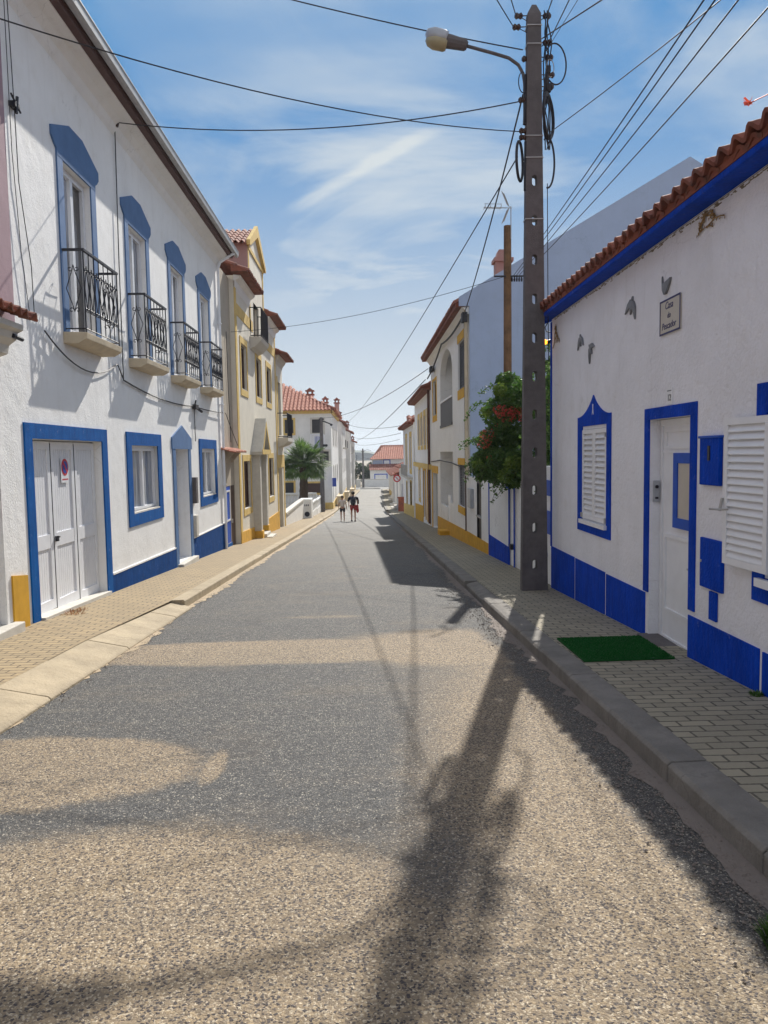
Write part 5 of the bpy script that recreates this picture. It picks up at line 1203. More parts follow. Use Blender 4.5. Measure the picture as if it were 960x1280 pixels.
def tree(lab, x, y, zb, zt, w, seed, dens=1.):
    r = random.Random(seed); t = thing('tree', lab, 'tree', (x, y, zb), 'trees beyond the end of the street')
    m = MB(); m.tube([(x, y, zb-.3), (x+.1, y, zb+(zt-zb)*.4), (x-.1, y, zb+(zt-zb)*.75)], .3, 8, r1=.1)
    for k in range(5): a = r.uniform(0, 6.28); m.tube([(x, y, zb+(zt-zb)*.4), (x+w*.6*math.cos(a), y+w*.6*math.sin(a), zb+(zt-zb)*r.uniform(.6, .85))], .12, 5, r1=.04)
    m.build('trunk', 'bark', t); m = MB(); m.open = True
    for k in range(int(16*dens)):
        a = r.uniform(0, 6.28); rr_ = w*math.sqrt(r.random())*.8; z = zb+(zt-zb)*r.uniform(.22, .88)
        leaf_cloud(m, (x+rr_*math.cos(a), y+rr_*math.sin(a), z), r.uniform(.5, .9)*w*.42, 110, .2, r)
    m.build('crown', 'tree', t)
tree('dark rounded tree at the street end, left of the utility pole', -2.1, 150, -4.5, .6, 2.3, 5)
tree('dark tree directly behind the thin pole at the street end', .0, 152, -4.5, .1, 1.9, 6)
tree('smaller dark tree touching the left side of the villa', 1.1, 149, -4.5, -.6, 1.4, 7)
tree('broad dark tree behind the last left row house', -5.2, 148, -4.5, .8, 2.6, 8)

# ================================================================== CONCRETE POLE
up_ = thing('utility_pole', 'tall tapered grey concrete utility pole with a column of oval holes, on the right pavement', 'utility pole', (2.47, 11.32, gz(11.3)+.12))
def wz(z): return .385-.200*((z+.48)/8.3)
def pole_shaft():
    mb = MB(); ZB, ZT = -.75, 7.72; cx = 2.473; y0 = lambda z: 11.20+.005*(z+.5)/8; dep = lambda z: .15-.03*(z+.5)/8.3
    zs = [-.08+.552*k for k in range(11)]; hh, hw = .074, .036
    def P(u, z, back): w = wz(z); return (cx+u, y0(z)+(dep(z) if back else 0), z)
    def seg(za, zb_):  # plain piece, front/back
        for bk in (0, 1): mb.face([P(-wz(za)/2, za, bk), P(wz(za)/2, za, bk), P(wz(zb_)/2, zb_, bk), P(-wz(zb_)/2, zb_, bk)])
    prev = ZB
    for z in zs:
        za, zb_ = z-.09, z+.09; seg(prev, za); prev = zb_
        K = 20
        def ring(k):
            a = 2*PI*k/K; return (hw*math.cos(a), z+(hh-hw)*(1 if math.sin(a) > .01 else -1 if math.sin(a) < -.01 else 0)+hw*math.sin(a))
        def outer(k):
            a = 2*PI*k/K; c, s_ = math.cos(a), math.sin(a); W = wz(z)/2
            t = min(W/abs(c) if abs(c) > 1e-6 else 9, .09/abs(s_) if abs(s_) > 1e-6 else 9); u, v = c*t, s_*t
            zz = z+v; u = u*(wz(zz)/wz(z)); return (u, zz)
        # corners are inserted so that the band stays rectangular
        ca = math.atan2(.09, wz(z)/2); angs = sorted([2*PI*k/K for k in range(K)]+[ca, PI-ca, PI+ca, 2*PI-ca])
        def R_(a): s_ = math.sin(a); return (hw*math.cos(a), z+(hh-hw)*(1 if s_ > .01 else -1 if s_ < -.01 else 0)+hw*s_)
        def O_(a):
            c, s_ = math.cos(a), math.sin(a); W = wz(z)/2; t = min(W/abs(c) if abs(c) > 1e-6 else 9, .09/abs(s_) if abs(s_) > 1e-6 else 9); zz = z+s_*t; return (c*t*(wz(zz)/wz(z)), zz)
        n = len(angs)
        for k in range(n):
            a, b = angs[k], angs[(k+1) % n]; A, B_, Cq, Dq = R_(a), R_(b), O_(b), O_(a)
            for bk in (0, 1): mb.face([P(A[0], A[1], bk), P(B_[0], B_[1], bk), P(Cq[0], Cq[1], bk), P(Dq[0], Dq[1], bk)])
            mb.face([P(A[0], A[1], 0), P(B_[0], B_[1], 0), P(B_[0], B_[1], 1), P(A[0], A[1], 1)])
        for s_ in (-1, 1): mb.face([P(s_*wz(za)/2, za, 0), P(s_*wz(zb_)/2, zb_, 0), P(s_*wz(zb_)/2, zb_, 1), P(s_*wz(za)/2, za, 1)])
    seg(prev, ZT)
    zz = [ZB]+[q for z in zs for q in (z-.09, z+.09)]+[ZT]
    for k in range(0, len(zz), 2):
        za, zb_ = zz[k], zz[k+1]
        for s_ in (-1, 1): mb.face([P(s_*wz(za)/2, za, 0), P(s_*wz(zb_)/2, zb_, 0), P(s_*wz(zb_)/2, zb_, 1), P(s_*wz(za)/2, za, 1)])
    w = wz(ZT)/2; ap = (cx, y0(ZT)+dep(ZT)/2, ZT+.14)
    c4 = [P(-w, ZT, 0), P(w, ZT, 0), P(w, ZT, 1), P(-w, ZT, 1)]; t4 = [(cx-.03, y0(ZT)+.02, ZT+.12), (cx+.03, y0(ZT)+.02, ZT+.12), (cx+.03, y0(ZT)+dep(ZT)-.02, ZT+.12), (cx-.03, y0(ZT)+dep(ZT)-.02, ZT+.12)]
    for k in range(4): j = (k+1) % 4; mb.face([c4[k], c4[j], t4[j], t4[k]])
    mb.face(t4); return mb
ps = pole_shaft().build('shaft', 'concrete', up_)
bm = bmesh.new(); bm.from_mesh(ps.data); bmesh.ops.remove_doubles(bm, verts=bm.verts, dist=.0004); bmesh.ops.recalc_face_normals(bm, faces=bm.faces); bm.to_mesh(ps.data); bm.free()
m = MB()
for z in (7.55, 7.30, 6.05, 5.75, 4.9): w = wz(z)/2+.008; m.box(2.473-w, 2.473+w, 11.19, 11.36, z, z+.012)
m.build('steel_band', 'gutter', up_)
def insul(x, z, y=11.25, s=1.05):
    m = MB(); m.lathe((x, y, z), [(.02*s, -.055*s), (.045*s, -.03*s), (.03*s, 0), (.045*s, .03*s), (.02*s, .055*s)], 8, 'x'); sx = 1 if x > 2.47 else -1; m.tube([(x, y, z), (2.473, y, z+.01)], .008, 4); m.tube([(x, y, z), (2.473, y, z-.12)], .006, 4); m.build('insulator', 'insul', up_)
for x, z in ((2.26, 7.70), (2.23, 7.55), (2.36, 7.12), (2.66, 7.70), (2.66, 7.34), (2.69, 7.14), (2.71, 6.9), (2.70, 6.74), (2.31, 6.56), (2.32, 6.14), (2.32, 6.05)): insul(x, z)
def ringtube(c, rx, rz, r, tilt, n=22, frac=1., a0=0., wob=0.):
    pts = []
    for k in range(n+1):
        a = a0+2*PI*frac*k/n; pts.append((c[0]+rx*math.cos(a)*math.cos(tilt), c[1]+rx*math.cos(a)*math.sin(tilt)+wob*math.sin(3*a), c[2]+rz*math.sin(a)))
    return MB().tube(pts, r, 6)
for c, rx, rz, rr_, tl in (((2.68, 11.25, 6.34), .30, .30, .020, 1.12), ((2.69, 11.24, 6.33), .27, .28, .013, 1.08), ((2.27, 11.25, 5.72), .20, .27, .020, 1.15)):
    ringtube(c, rx, rz, rr_, tl).build('cable_coil', 'cable', up_)
ringtube((2.78, 11.25, 7.05), .17, .28, .011, .25, frac=.75, a0=-2.2).build('cable_loop', 'cable', up_)
ringtube((2.67, 11.25, 5.70), .11, .35, .014, .3, frac=.6, a0=-1.7).build('cable_loop', 'cable', up_)
ringtube((2.70, 11.22, 6.98), .06, .12, .006, .3).build('cable_loop', 'gutter', up_)
ringtube((2.31, 11.2, 6.78), .07, .14, .007, .3, frac=.6, a0=1.4).build('cable_loop', 'cable', up_)
m = MB(); rq = random.Random(4)
for q in range(5):
    pts = []; x = 2.62+q*.018
    for k in range(14): pts.append((x+rq.uniform(-.018, .018)+.02*math.sin(k+q), 11.22+rq.uniform(-.02, .02), 7.75-k*.145))
    m.tube(pts, .009, 4)
m.tube([(2.36, 11.24, 6.9), (2.35, 11.24, 6.4), (2.34, 11.24, 6.22)], .028, 6); m.tube([(2.35, 11.22, 5.98), (2.34, 11.22, 5.3)], .022, 6); m.tube([(2.66, 11.22, 5.4), (2.67, 11.22, 3.6), (2.68, 11.22, 2.9)], .006, 4)
m.box(2.64, 2.70, 11.18, 11.26, 6.92, 7.0); m.box(2.65, 2.71, 11.18, 11.26, 6.66, 6.76); m.tube([(2.66, 11.22, 6.95), (2.62, 11.22, 6.6), (2.66, 11.22, 6.5)], .03, 6); m.build('cable_bundle', 'cable', up_)
lamp = thing('street_lamp', 'old street lamp with curved arm and yellowed glass on the concrete pole', 'street lamp', (2.36, 11.28, 6.4))
m = MB(); m.tube([(2.352, 11.28, 6.25), (2.35, 11.28, 6.80), (2.33, 11.28, 6.93), (2.26, 11.27, 7.05), (2.12, 11.26, 7.14), (1.9, 11.25, 7.20), (1.5, 11.22, 7.29)], .024, 8); m.build('arm', 'concrete', lamp, smooth=True)
m = MB(); 
for t0, t1, ra, rb in ((0, .18, .075, .105), ):
    m.tube([(1.53, 11.22, 7.285), (1.50, 11.22, 7.295), (1.30, 11.21, 7.335), (1.22, 11.21, 7.35)], [.05, .075, .09, .095], 12)
m.build('housing', 'concrete', lamp)
m = MB(); m.tube([(1.24, 11.21, 7.37), (1.2, 11.21, 7.385), (1.06, 11.21, 7.42), (.98, 11.21, 7.42), (.95, 11.21, 7.41)], [.10, .108, .11, .09, .035], 14); m.build('hood', 'greyvane', lamp, smooth=True)
m = MB(); m.tube([(1.24, 11.21, 7.30), (1.2, 11.21, 7.31), (1.06, 11.21, 7.34), (.99, 11.21, 7.36), (.955, 11.21, 7.38)], [.085, .103, .106, .08, .035], 14); m.build('glass', 'lampglass', lamp, smooth=True)

# wooden pole with aerial
wp = thing('wooden_pole', 'brown wooden pole carrying a cross-arm, rising behind the bougainvillea', 'pole', (3.29, 17.8, gz(18)))
m = MB(); m.tube([(3.29, 17.8, -1.2), (3.30, 17.8, 3.0), (3.31, 17.8, 6.70)], .105, 10, r1=.085); m.build('shaft', 'wood', wp)
m = MB(); m.tube([(2.99, 17.75, 5.57), (3.66, 17.75, 5.57)], .02, 5)
for k in range(5): m.lathe((3.40+k*.055, 17.75, 5.5), [(.018, -.05), (.024, 0), (.012, .05)], 6)
m.build('cross_arm', 'iron', wp)
an = thing('aerial', 'small television aerial on top of the brown wooden pole', 'aerial', (3.38, 17.8, 6.6))
m = MB(); m.tube([(3.38, 17.75, 6.4), (3.38, 17.75, 7.12)], .012, 5); m.build('mast', 'gutter', an)
m = MB(); m.tube([(2.76, 17.75, 7.10), (3.40, 17.75, 7.08)], .010, 4)
for x in (2.78, 2.90, 3.02, 3.14): m.tube([(x, 17.6, 7.09), (x, 17.9, 7.09)], .006, 4); m.tube([(x, 17.62, 7.14), (x, 17.62, 7.04)], .006, 4)
m.tube([(2.76, 17.62, 7.14), (3.14, 17.62, 7.13)], .006, 4); m.tube([(2.76, 17.62, 7.04), (3.14, 17.62, 7.03)], .006, 4)
for s in (-1, 1):
    for q in range(4): m.tube([(3.34-.02*q, 17.7, 7.08+s*.02*q), (3.22-.02*q, 17.7, 7.08+s*(.30+.02*q))], .006, 4)
m.build('elements', 'gutter', an)

# ================================================================== WIRES
wire('long upper wire from the concrete pole to the left, passing just above the street lamp', (2.33, 11.3, 7.27), (-4.0, 11.98, 9.17), .10, .014)
wire('upper of two short wires leaving the pole top towards the upper left', (2.24, 11.3, 7.71), (1.0, 7.5, 7.3), .03, .012)
wire('lower of two short wires leaving the pole top towards the upper left', (2.21, 11.3, 7.56), (.6, 7.5, 7.0), .03, .012)
wire('twisted wire from the pole to the insulator on the long white house', (2.26, 11.3, 6.56), (-3.93, 12.95, 7.0), .24, .014)
wire('sagging wire from the pole to the upper left edge, crossing the twisted wire', (2.30, 11.3, 6.15), (-4.0, 6.86, 5.64), .25, .011)
wire('thick black cable falling from the pole to the corner of the arched house', (2.33, 11.3, 6.66), (2.72, 21.0, 5.30), .15, .020)
wire('long wire from the left coil on the pole to the far left row houses', (2.25, 11.3, 5.80), (-2.2, 85.5, 5.0), .7, .016)
wire('wire from the arched house front to the far end of the left row', (2.6, 33.0, 4.7), (-1.3, 115, 3.6), .5, .03)
wire('wire from the far left utility pole to the arched house', (-3.4, 62, 4.5), (2.6, 31.5, 5.0), .5, .022)
wire('upper thin wire crossing the far end of the street', (-2.4, 87, 5.1), (2.5, 50, 3.4), .4, .026)
wire('middle thin wire crossing the far end of the street', (-2.0, 106, 3.9), (2.5, 54, 3.0), .3, .026)
wire('lowest thin wire crossing the far end of the street', (-1.7, 116, 3.0), (2.5, 56.5, 2.6), .25, .022)
wire('wire from the gabled ochre house across the street to the wooden pole', (-3.84, 22.7, 5.18), (3.22, 17.8, 5.57), .22, .010)
wire('wire from the concrete pole coil towards the upper right', (2.72, 11.3, 6.14), (3.33, 6, 5.43), .03, .010)
wire('wire leaving the pole top almost straight up', (2.66, 11.3, 7.71), (1.80, 7, 5.80), .0, .012)
wire('second wire from below the pole top towards the upper right', (2.66, 11.3, 7.30), (2.02, 7, 5.86), .0, .011)
wire('third fine wire beside the second one towards the upper right', (2.68, 11.3, 7.28), (2.16, 7, 5.89), .0, .006)
wire('thick wire from the pole reaching farthest to the upper right', (2.60, 11.3, 7.42), (2.68, 7, 5.86), .0, .014)
for k, (ax, e, lab) in enumerate(((3.40, (2.37, 5, 4.69), 'leftmost'), (3.46, (2.45, 5, 4.69), 'second from left'), (3.52, (2.62, 5, 4.69), 'third from left'), (3.60, (2.73, 5, 4.52), 'rightmost'))):
    wire(lab+' of the four parallel wires from the wooden pole over the cottage', (ax, 17.75, 5.54), e, .05, .010, 'parallel wires from the wooden pole')
poly_wire('black cable bundle hanging along the front of the arched house under its eave', [(2.72, 21.0, 5.30, .12), (2.70, 27.0, 5.35, .1), (2.70, 33.1, 4.75)], .03)
m = MB(); m.box(2.66, 2.8, 20.9, 21.2, 5.1, 5.35); m.box(2.64, 2.8, 31.0, 31.6, 4.85, 5.05); o = m.build('cable_joint', 'cable', None, loc=(2.7, 21, 5.2)); tag(o, 'black cable junctions under the eave of the arched house', 'cable joint')
poly_wire('low cable crossing the front of the arched house at first-floor level', [(2.82, 21.3, 1.15, .02), (2.82, 25.1, 1.25), (2.82, 29.4, 1.30), (2.82, 33.2, 1.2)], .02)
poly_wire('cable dropping from the blue-trimmed house end to the small tiled canopy', [(-3.9, 21.75, 2.80, .02), (-3.84, 23.3, 1.9)], .010)
poly_wire('vertical cable on the beige narrow house ending at its canopy', [(-3.99, 22.75, 5.2), (-3.99, 22.8, 3.5), (-3.99, 23.0, 2.0)], .010)

# ================================================================== BOUGAINVILLEA
bg = thing('bougainvillea', 'big bougainvillea with red flowers spilling over the garden wall behind the pole', 'shrub', (3.2, 14.8, gz(15)))
r = random.Random(77); lf = MB(); lf.open = True; fm = MB(); fm.open = True; stm = MB()
blobs = [(2.68, 14.6, 1.35, .38), (2.5, 15.3, 1.42, .30), (2.58, 15.0, 1.7, .34), (2.9, 14.3, 1.2, .33), (3.0, 14.5, 2.6, .40), (2.75, 15.0, 1.25, .42), (2.55, 15.6, 1.35, .40), (2.6, 15.1, 1.75, .42), (2.42, 15.8, 1.05+.25, .32), (2.85, 14.7, 2.1, .45), (2.68, 15.3, 2.35, .36), (2.95, 15.2, 2.75, .34), (2.78, 15.1, 2.95, .22),
         (3.1, 14.5, 1.5, .45), (3.3, 14.2, 2.0, .45), (3.2, 14.9, 2.5, .42), (3.35, 13.9, 1.4, .35), (3.4, 13.6, 2.5, .38), (3.42, 13.4, 2.9, .26), (3.3, 13.3, 1.9, .32), (3.3, 13.2, 1.2, .28), (3.25, 13.0, 1.55, .25), (3.15, 14.6, .98, .3), (2.85, 14.8, .98+.1, .2), (3.36, 13.6, 3.08, .2), (3.08, 13.0, 1.2, .22), (3.05, 12.8, 1.7, .2), (3.1, 12.9, 2.2, .24), (3.12, 12.9, 2.7, .2)]
for c in blobs: leaf_cloud(lf, c[:3], c[3], int(4000*c[3]**1.6)+200, .046, r, .95)
for q in range(150):
    c = r.choice(blobs); a = r.uniform(0, 6.28); p = Vector((c[0]+c[3]*.8*math.cos(a), c[1]+c[3]*.8*math.sin(a), c[2]+r.uniform(-.2, .3))); pts = [p.copy()]; d = Vector((math.cos(a)*.055-.012, math.sin(a)*.05, r.uniform(-.03, .085)))
    for k in range(r.randint(3, 7)): p = p+d; d.z -= .025; pts.append(p.copy()); leaf_cloud(lf, p, .06, 9, .034, r)
    stm.tube(pts, .005, 3)
for c, rad, n in (((2.55, 14.45, 2.36), .13, 260), ((2.66, 14.4, 2.26), .15, 300), ((2.80, 14.25, 2.32), .13, 240), ((2.36, 14.8, 1.92), .15, 240), ((2.28, 14.75, 1.76), .12, 140), ((2.40, 14.7, 1.48), .07, 60), ((2.90, 14.1, 2.2), .08, 90), ((2.5, 14.6, 2.1), .05, 25), ((3.35, 13.1, 2.7), .05, 25)):
    leaf_cloud(fm, c, rad*1.25, int(n*.42), .024, r, .7)
stm.tube([(3.3, 15, -.9), (3.2, 15, .3), (2.95, 15.1, 1.3), (2.8, 15.1, 2.4)], .06, 7, r1=.02); stm.tube([(3.3, 15, .1), (3.35, 14.2, 1.2), (3.4, 13.6, 2.4)], .04, 7, r1=.015); stm.tube([(3.2, 15, .6), (2.7, 15.3, 1.2), (2.4, 15.6, 1.2)], .03, 6, r1=.01)
yf = MB(); yf.open = True
for c, rad, n in (((2.75, 14.15, 1.35), .20, 420), ((2.62, 14.3, 1.15), .16, 260), ((2.3, 14.75, 2.35), .12, 120), ((2.55, 14.5, 2.75), .14, 160), ((2.2, 15., 1.35), .12, 110), ((3.3, 12.95, 2.2), .14, 130)): leaf_cloud(yf, c, rad, n, .042, r, .9)
yf.build('young_foliage', 'leafyoung', bg); lf.build('foliage', 'leaf', bg); fm.build('blossom', 'flower', bg); stm.build('branches', 'bark', bg)
# weeds
def tuft(name, x, y, z, n, h, w, mat, seed, lab, cat='weed', lean=.5):
    r = random.Random(seed); m = MB(); m.open = True
    for k in range(n):
        a = r.uniform(0, 6.28); rr_ = w*math.sqrt(r.random()); b = Vector((x+rr_*math.cos(a), y+rr_*math.sin(a), z)); hh = h*r.uniform(.4, 1)*(1-.5*rr_/w)
        d = Vector((math.cos(a)*lean*hh+r.gauss(0, .15)*hh, math.sin(a)*lean*hh+r.gauss(0, .15)*hh, hh)); s = Vector((-math.sin(a), math.cos(a), 0))*.0035
        md = b+d*.55+Vector((0, 0, hh*.12)); m.face([b-s, b+s, md+s*.8, md-s*.8]); m.face([md-s*.8, md+s*.8, b+d])
    o = m.build(name, mat, None, loc=(x, y, z)); return tag(o, lab, cat)
tuft('weed', 1.43, 2.50, gz(2.5), 420, .13, .075, 'grassy', 3, 'green grass tuft growing in the road gutter at the lower right', lean=.6)
tuft('weed', 2.74, 5.27, gz(5.3)+.12, 120, .05, .05, 'grassy', 4, 'tiny dark weed at the foot of the cottage wall at the right edge')
tuft('weed', -3.80, 9.85, gz(9.9)+.12, 160, .07, .16, 'drygrass', 5, 'dry reddish weed along the garage threshold', lean=.9)
tuft('weed', -3.82, 10.2, gz(10.2)+.12, 60, .05, .08, 'drygrass', 6, 'sparse dry weed right of the reddish one at the garage threshold', lean=.9)
# loose gravel in the right gutter and along the left kerb
r = random.Random(5); m = MB()
def pebble(m, x, y, z, s):
    i = len(m.v); 
    for dx, dy, dz in ((1, 0, 0), (-1, 0, 0), (0, 1, 0), (0, -1, 0), (0, 0, .7), (0, 0, -.5)):
        f = s*r.uniform(.6, 1.2); m.v.append((x+dx*f, y+dy*f, z+dz*f))
    for a, b, c in ((0, 2, 4), (2, 1, 4), (1, 3, 4), (3, 0, 4), (2, 0, 5), (1, 2, 5), (3, 1, 5), (0, 3, 5)): m.f.append((i+a, i+b, i+c))
for k in range(2600):
    y = 1.8+r.random()**1.5*14; x = kr(y)-.03-abs(r.gauss(.14, .10)); pebble(m, x, y, gz(y)+.006, r.uniform(.003, .011))
for k in range(900):
    y = 3+r.random()**1.3*16; x = kl(y)+.02+abs(r.gauss(.08, .08)); pebble(m, x, y, gz(y)+.006, r.uniform(.003, .010))
for k in range(1800):
    y = 1.6+r.random()**1.4*9; x = r.uniform(-2.2, 1.4); pebble(m, x, y, gz(y)+.003, r.uniform(.002, .0055))
o = m.build('gravel', 'strip', None); tag(o, 'loose gravel and crumbled asphalt along the kerbs', None, None, 'stuff')

# ================================================================== PEOPLE
def person(lab, x, y, H, shirt, shorts, hair, pose, extra):
    z0 = gz(y); t = thing('person', lab, 'person', (x, y, z0)); k = H/1.7
    def P(a, b, c): return Vector((a*k, b*k, c*k))
    V = []; E_ = []; Rr = []
    def add(p, r, par=None):
        V.append(p); Rr.append(r*k); i = len(V)-1
        if par is not None: E_.append((par, i))
        return i
    s = pose
    pel = add(P(0, 0, .93), .135); ab = add(P(0, 0, 1.08), .12, pel); ch = add(P(0, .01, 1.27), .145, ab); ct = add(P(0, 0, 1.38), .10, ch); nk = add(P(0, .01, 1.46), .052, ct); hd = add(P(0, .02, 1.53), .075, nk); hm_ = add(P(0, .03, 1.60), .092, hd); ht = add(P(0, .02, 1.67), .07, hm_)
    add(P(0, .125, 1.575), .012, hm_)
    arms = []
    for sg_ in (-1, 1):
        sh_ = add(P(sg_*.17, 0, 1.37), .055, ct); el = add(P(sg_*.24, sg_*.05*s, 1.12), .042, sh_); wr = add(P(sg_*.25, .12*1+sg_*.08*s, .90), .028, el); hn = add(P(sg_*.25, .15+sg_*.08*s, .83), .030, wr)
        for q in range(4): f1 = add(P(sg_*.25, .13+sg_*.08*s+q*.018, .77), .0085, hn); add(P(sg_*.243, .14+sg_*.08*s+q*.018, .735-.004*abs(q-1.5)), .008, f1)
        tb = add(P(sg_*.22, .19+sg_*.08*s, .82), .009, hn); add(P(sg_*.21, .205+sg_*.08*s, .79), .008, tb)
        hp = add(P(sg_*.09, 0, .86), .10, pel); kn = add(P(sg_*.10, .06+sg_*.12*s, .48), .062, hp); cf = add(P(sg_*.10, sg_*.12*s, .30), .055, kn); an_ = add(P(sg_*.10, -.03+sg_*.18*s, .075 if sg_*s > 0 else .10), .035, cf); hl_ = add(P(sg_*.10, -.05+sg_*.18*s, .035), .035, an_); add(P(sg_*.11, .13+sg_*.18*s, .03), .028, an_)
    def skin(name, V, E_, Rr, mat, sub=1):
        me = bpy.data.meshes.new(name); me.from_pydata([tuple(v) for v in V], E_, []); ob = bpy.data.objects.new(name, me); COL.objects.link(ob); ob.parent = t; me.materials.append(M[mat])
        md = ob.modifiers.new('skin', 'SKIN'); md.use_smooth_shade = True
        for i, d in enumerate(me.skin_vertices[0].data): d.radius = (Rr[i], Rr[i]*.85 if name != 'body' or i > 3 else Rr[i]*.72); d.use_root = (i == 0)
        sb = ob.modifiers.new('sub', 'SUBSURF'); sb.levels = sub; sb.render_levels = sub; return ob
    skin('body', V, E_, Rr, 'skin')
    idx = lambda ps, rs, es, nm, mt_: skin(nm, [P(*p) for p in ps], es, [q*k for q in rs], mt_)
    idx([(0, 0, .92), (0, 0, 1.10), (0, .01, 1.27), (0, 0, 1.385), (-.17, 0, 1.375), (-.215, -.025*s, 1.22), (.17, 0, 1.375), (.215, .025*s, 1.22)], [.155, .145, .165, .115, .075, .07, .075, .07], [(0, 1), (1, 2), (2, 3), (3, 4), (4, 5), (3, 6), (6, 7)], 'shirt', shirt)
    idx([(0, 0, .95), (-.09, 0, .86), (-.10, .03-.06*s, .62), (.09, 0, .86), (.10, .03+.06*s, .62)], [.155, .125, .105, .125, .105], [(0, 1), (1, 2), (0, 3), (3, 4)], 'shorts', shorts)
    m = MB(); z = (z0+1.615*k); m.lathe((x, y+.012*k, z), [(.03*k, -.10*k), (.088*k, -.06*k), (.104*k, 0), (.098*k, .045*k), (.07*k, .085*k), (.02*k, .108*k)], 12); m.build('hair', hair, t, smooth=True)
    for sg_ in (-1, 1):
        m = MB(); m.lathe((x+sg_*.033*k, y+.112*k, z-.01*k), [(.004, -.01), (.012, 0), (.004, .01)], 8); m.build('eye', 'darkcloth', t)
        m = MB(); yy = y+(-.05+sg_*.18*s)*k; m.box(x+sg_*.10*k-.045*k, x+sg_*.10*k+.05*k, yy-.05*k, yy+.22*k, z0+.0, z0+.075*k); m.build('shoe', 'darkcloth' if extra else 'stone', t, bevel=.02)
    if extra:
        m = MB(); m.tube([(x, y-.17*k, z0+.98*k), (x, y-.21*k, z0+1.1*k), (x, y-.20*k, z0+1.3*k), (x, y-.15*k, z0+1.42*k)], [.12*k, .165*k, .155*k, .09*k], 10); m.build('backpack', 'darkcloth', t, smooth=True)
        m = MB(); m.prism([(x+.16, z0+.92*k), (x+.30, z0+.95*k), (x+.33, z0+.55*k), (x+.24, z0+.47*k), (x+.17, z0+.58*k)], 'y', y-.03, y+.05); m.build('towel', 'redcloth', t, bevel=.015)
        m = MB(); m.tube([(x+.22*k, y, z0+1.36*k), (x+.27*k, y+.05, z0+1.15*k), (x+.27*k, y+.1, z0+1.0*k)], .065*k, 8); m.tube([(x-.22*k, y, z0+1.36*k), (x-.27*k, y, z0+1.15*k)], .06*k, 8); m.build('sleeve', 'darkcloth', t)
person('person in a pale top and dark shorts walking away down the road', -1.40, 44.6, 1.50, 'shirtlight', 'darkcloth', 'hairgrey', .5, 0)
person('person with dark backpack and red shorts walking away down the road', -.77, 44.3, 1.74, 'darkcloth', 'redcloth', 'hair', -.55, 1)

# ================================================================== SKY, SUN, CAMERA
SUN_EL = math.radians(39)
# the air between here and the hills
hz = MB().box(-2600, 2600, -260, 2600, -12, 60)
hm_, hn, hl_, hb = newmat('thin_haze'); hn.remove(hb); pv = hn.new('ShaderNodeVolumePrincipled'); pv.inputs['Density'].default_value = .0004; pv.inputs['Color'].default_value = (.85, .92, 1, 1); pv.inputs['Anisotropy'].default_value = .3
hl_.new(pv.outputs[0], hn['Material Output'].inputs['Volume']); M['haze'] = hm_
ho = hz.build('haze', 'haze'); ho['kind'] = 'stuff'; ho['label'] = 'thin haze over the street and hills'
SUN_EL = math.radians(39); SUN_AZ = math.radians(15)      # azimuth measured from +Y towards +X
W = bpy.data.worlds.new('World'); S.world = W; W.use_nodes = True
ns, ls = W.node_tree.nodes, W.node_tree.links; bgn = ns['Background']
sky = ns.new('ShaderNodeTexSky'); sky.sky_type = 'NISHITA'; sky.sun_disc = False; sky.sun_elevation = SUN_EL; sky.sun_rotation = SUN_AZ
sky.air_density = 1.1; sky.dust_density = .6; sky.ozone_density = 3.; sky.altitude = 20
tc = ns.new('ShaderNodeTexCoord'); sep = ns.new('ShaderNodeSeparateXYZ'); ls.new(tc.outputs['Generated'], sep.inputs[0])
def mth(op, a, b=None, c=None):
    n = ns.new('ShaderNodeMath'); n.operation = op
    for i, v in enumerate((a, b, c)):
        if v is None: continue
        if hasattr(v, 'links'): ls.new(v, n.inputs[i])
        else: n.inputs[i].default_value = v
    return n.outputs[0]
hs = ns.new('ShaderNodeHueSaturation'); hs.inputs['Saturation'].default_value = 1.15; ls.new(sky.outputs[0], hs.inputs['Color'])
vm = ns.new('ShaderNodeVectorMath'); vm.operation = 'MINIMUM'; ls.new(hs.outputs[0], vm.inputs[0]); vm.inputs[1].default_value = (2.6, 3.6, 5.2)
vm2 = ns.new('ShaderNodeVectorMath'); vm2.operation = 'MULTIPLY'; ls.new(vm.outputs[0], vm2.inputs[0]); vm2.inputs[1].default_value = (.20, .54, .80)
zz = mth('ADD', mth('MAXIMUM', sep.outputs[2], 0.), .12)
px_, py_ = mth('DIVIDE', sep.outputs[0], zz), mth('DIVIDE', sep.outputs[1], zz)
cmb = ns.new('ShaderNodeCombineXYZ'); ls.new(px_, cmb.inputs[0]); ls.new(py_, cmb.inputs[1])
nz = ns.new('ShaderNodeTexNoise'); nz.inputs['Scale'].default_value = 1.3; nz.inputs['Detail'].default_value = 8; nz.inputs['Roughness'].default_value = .55; nz.inputs['Distortion'].default_value = .6
ls.new(cmb.outputs[0], nz.inputs['Vector'])
nz2 = ns.new('ShaderNodeTexNoise'); nz2.inputs['Scale'].default_value = .55; nz2.inputs['Detail'].default_value = 5
mp = ns.new('ShaderNodeMapping'); mp.inputs['Location'].default_value = (3.1, 1.7, 0); mp.inputs['Rotation'].default_value = (0, 0, .6); mp.inputs['Scale'].default_value = (1., 2.2, 1); ls.new(cmb.outputs[0], mp.inputs['Vector']); ls.new(mp.outputs[0], nz2.inputs['Vector'])
def mr(v, a, b, c=0., d=1.):
    n = ns.new('ShaderNodeMapRange'); n.interpolation_type = 'SMOOTHSTEP'; ls.new(v, n.inputs['Value']); n.inputs['From Min'].default_value = a; n.inputs['From Max'].default_value = b; n.inputs['To Min'].default_value = c; n.inputs['To Max'].default_value = d; return n.outputs[0]
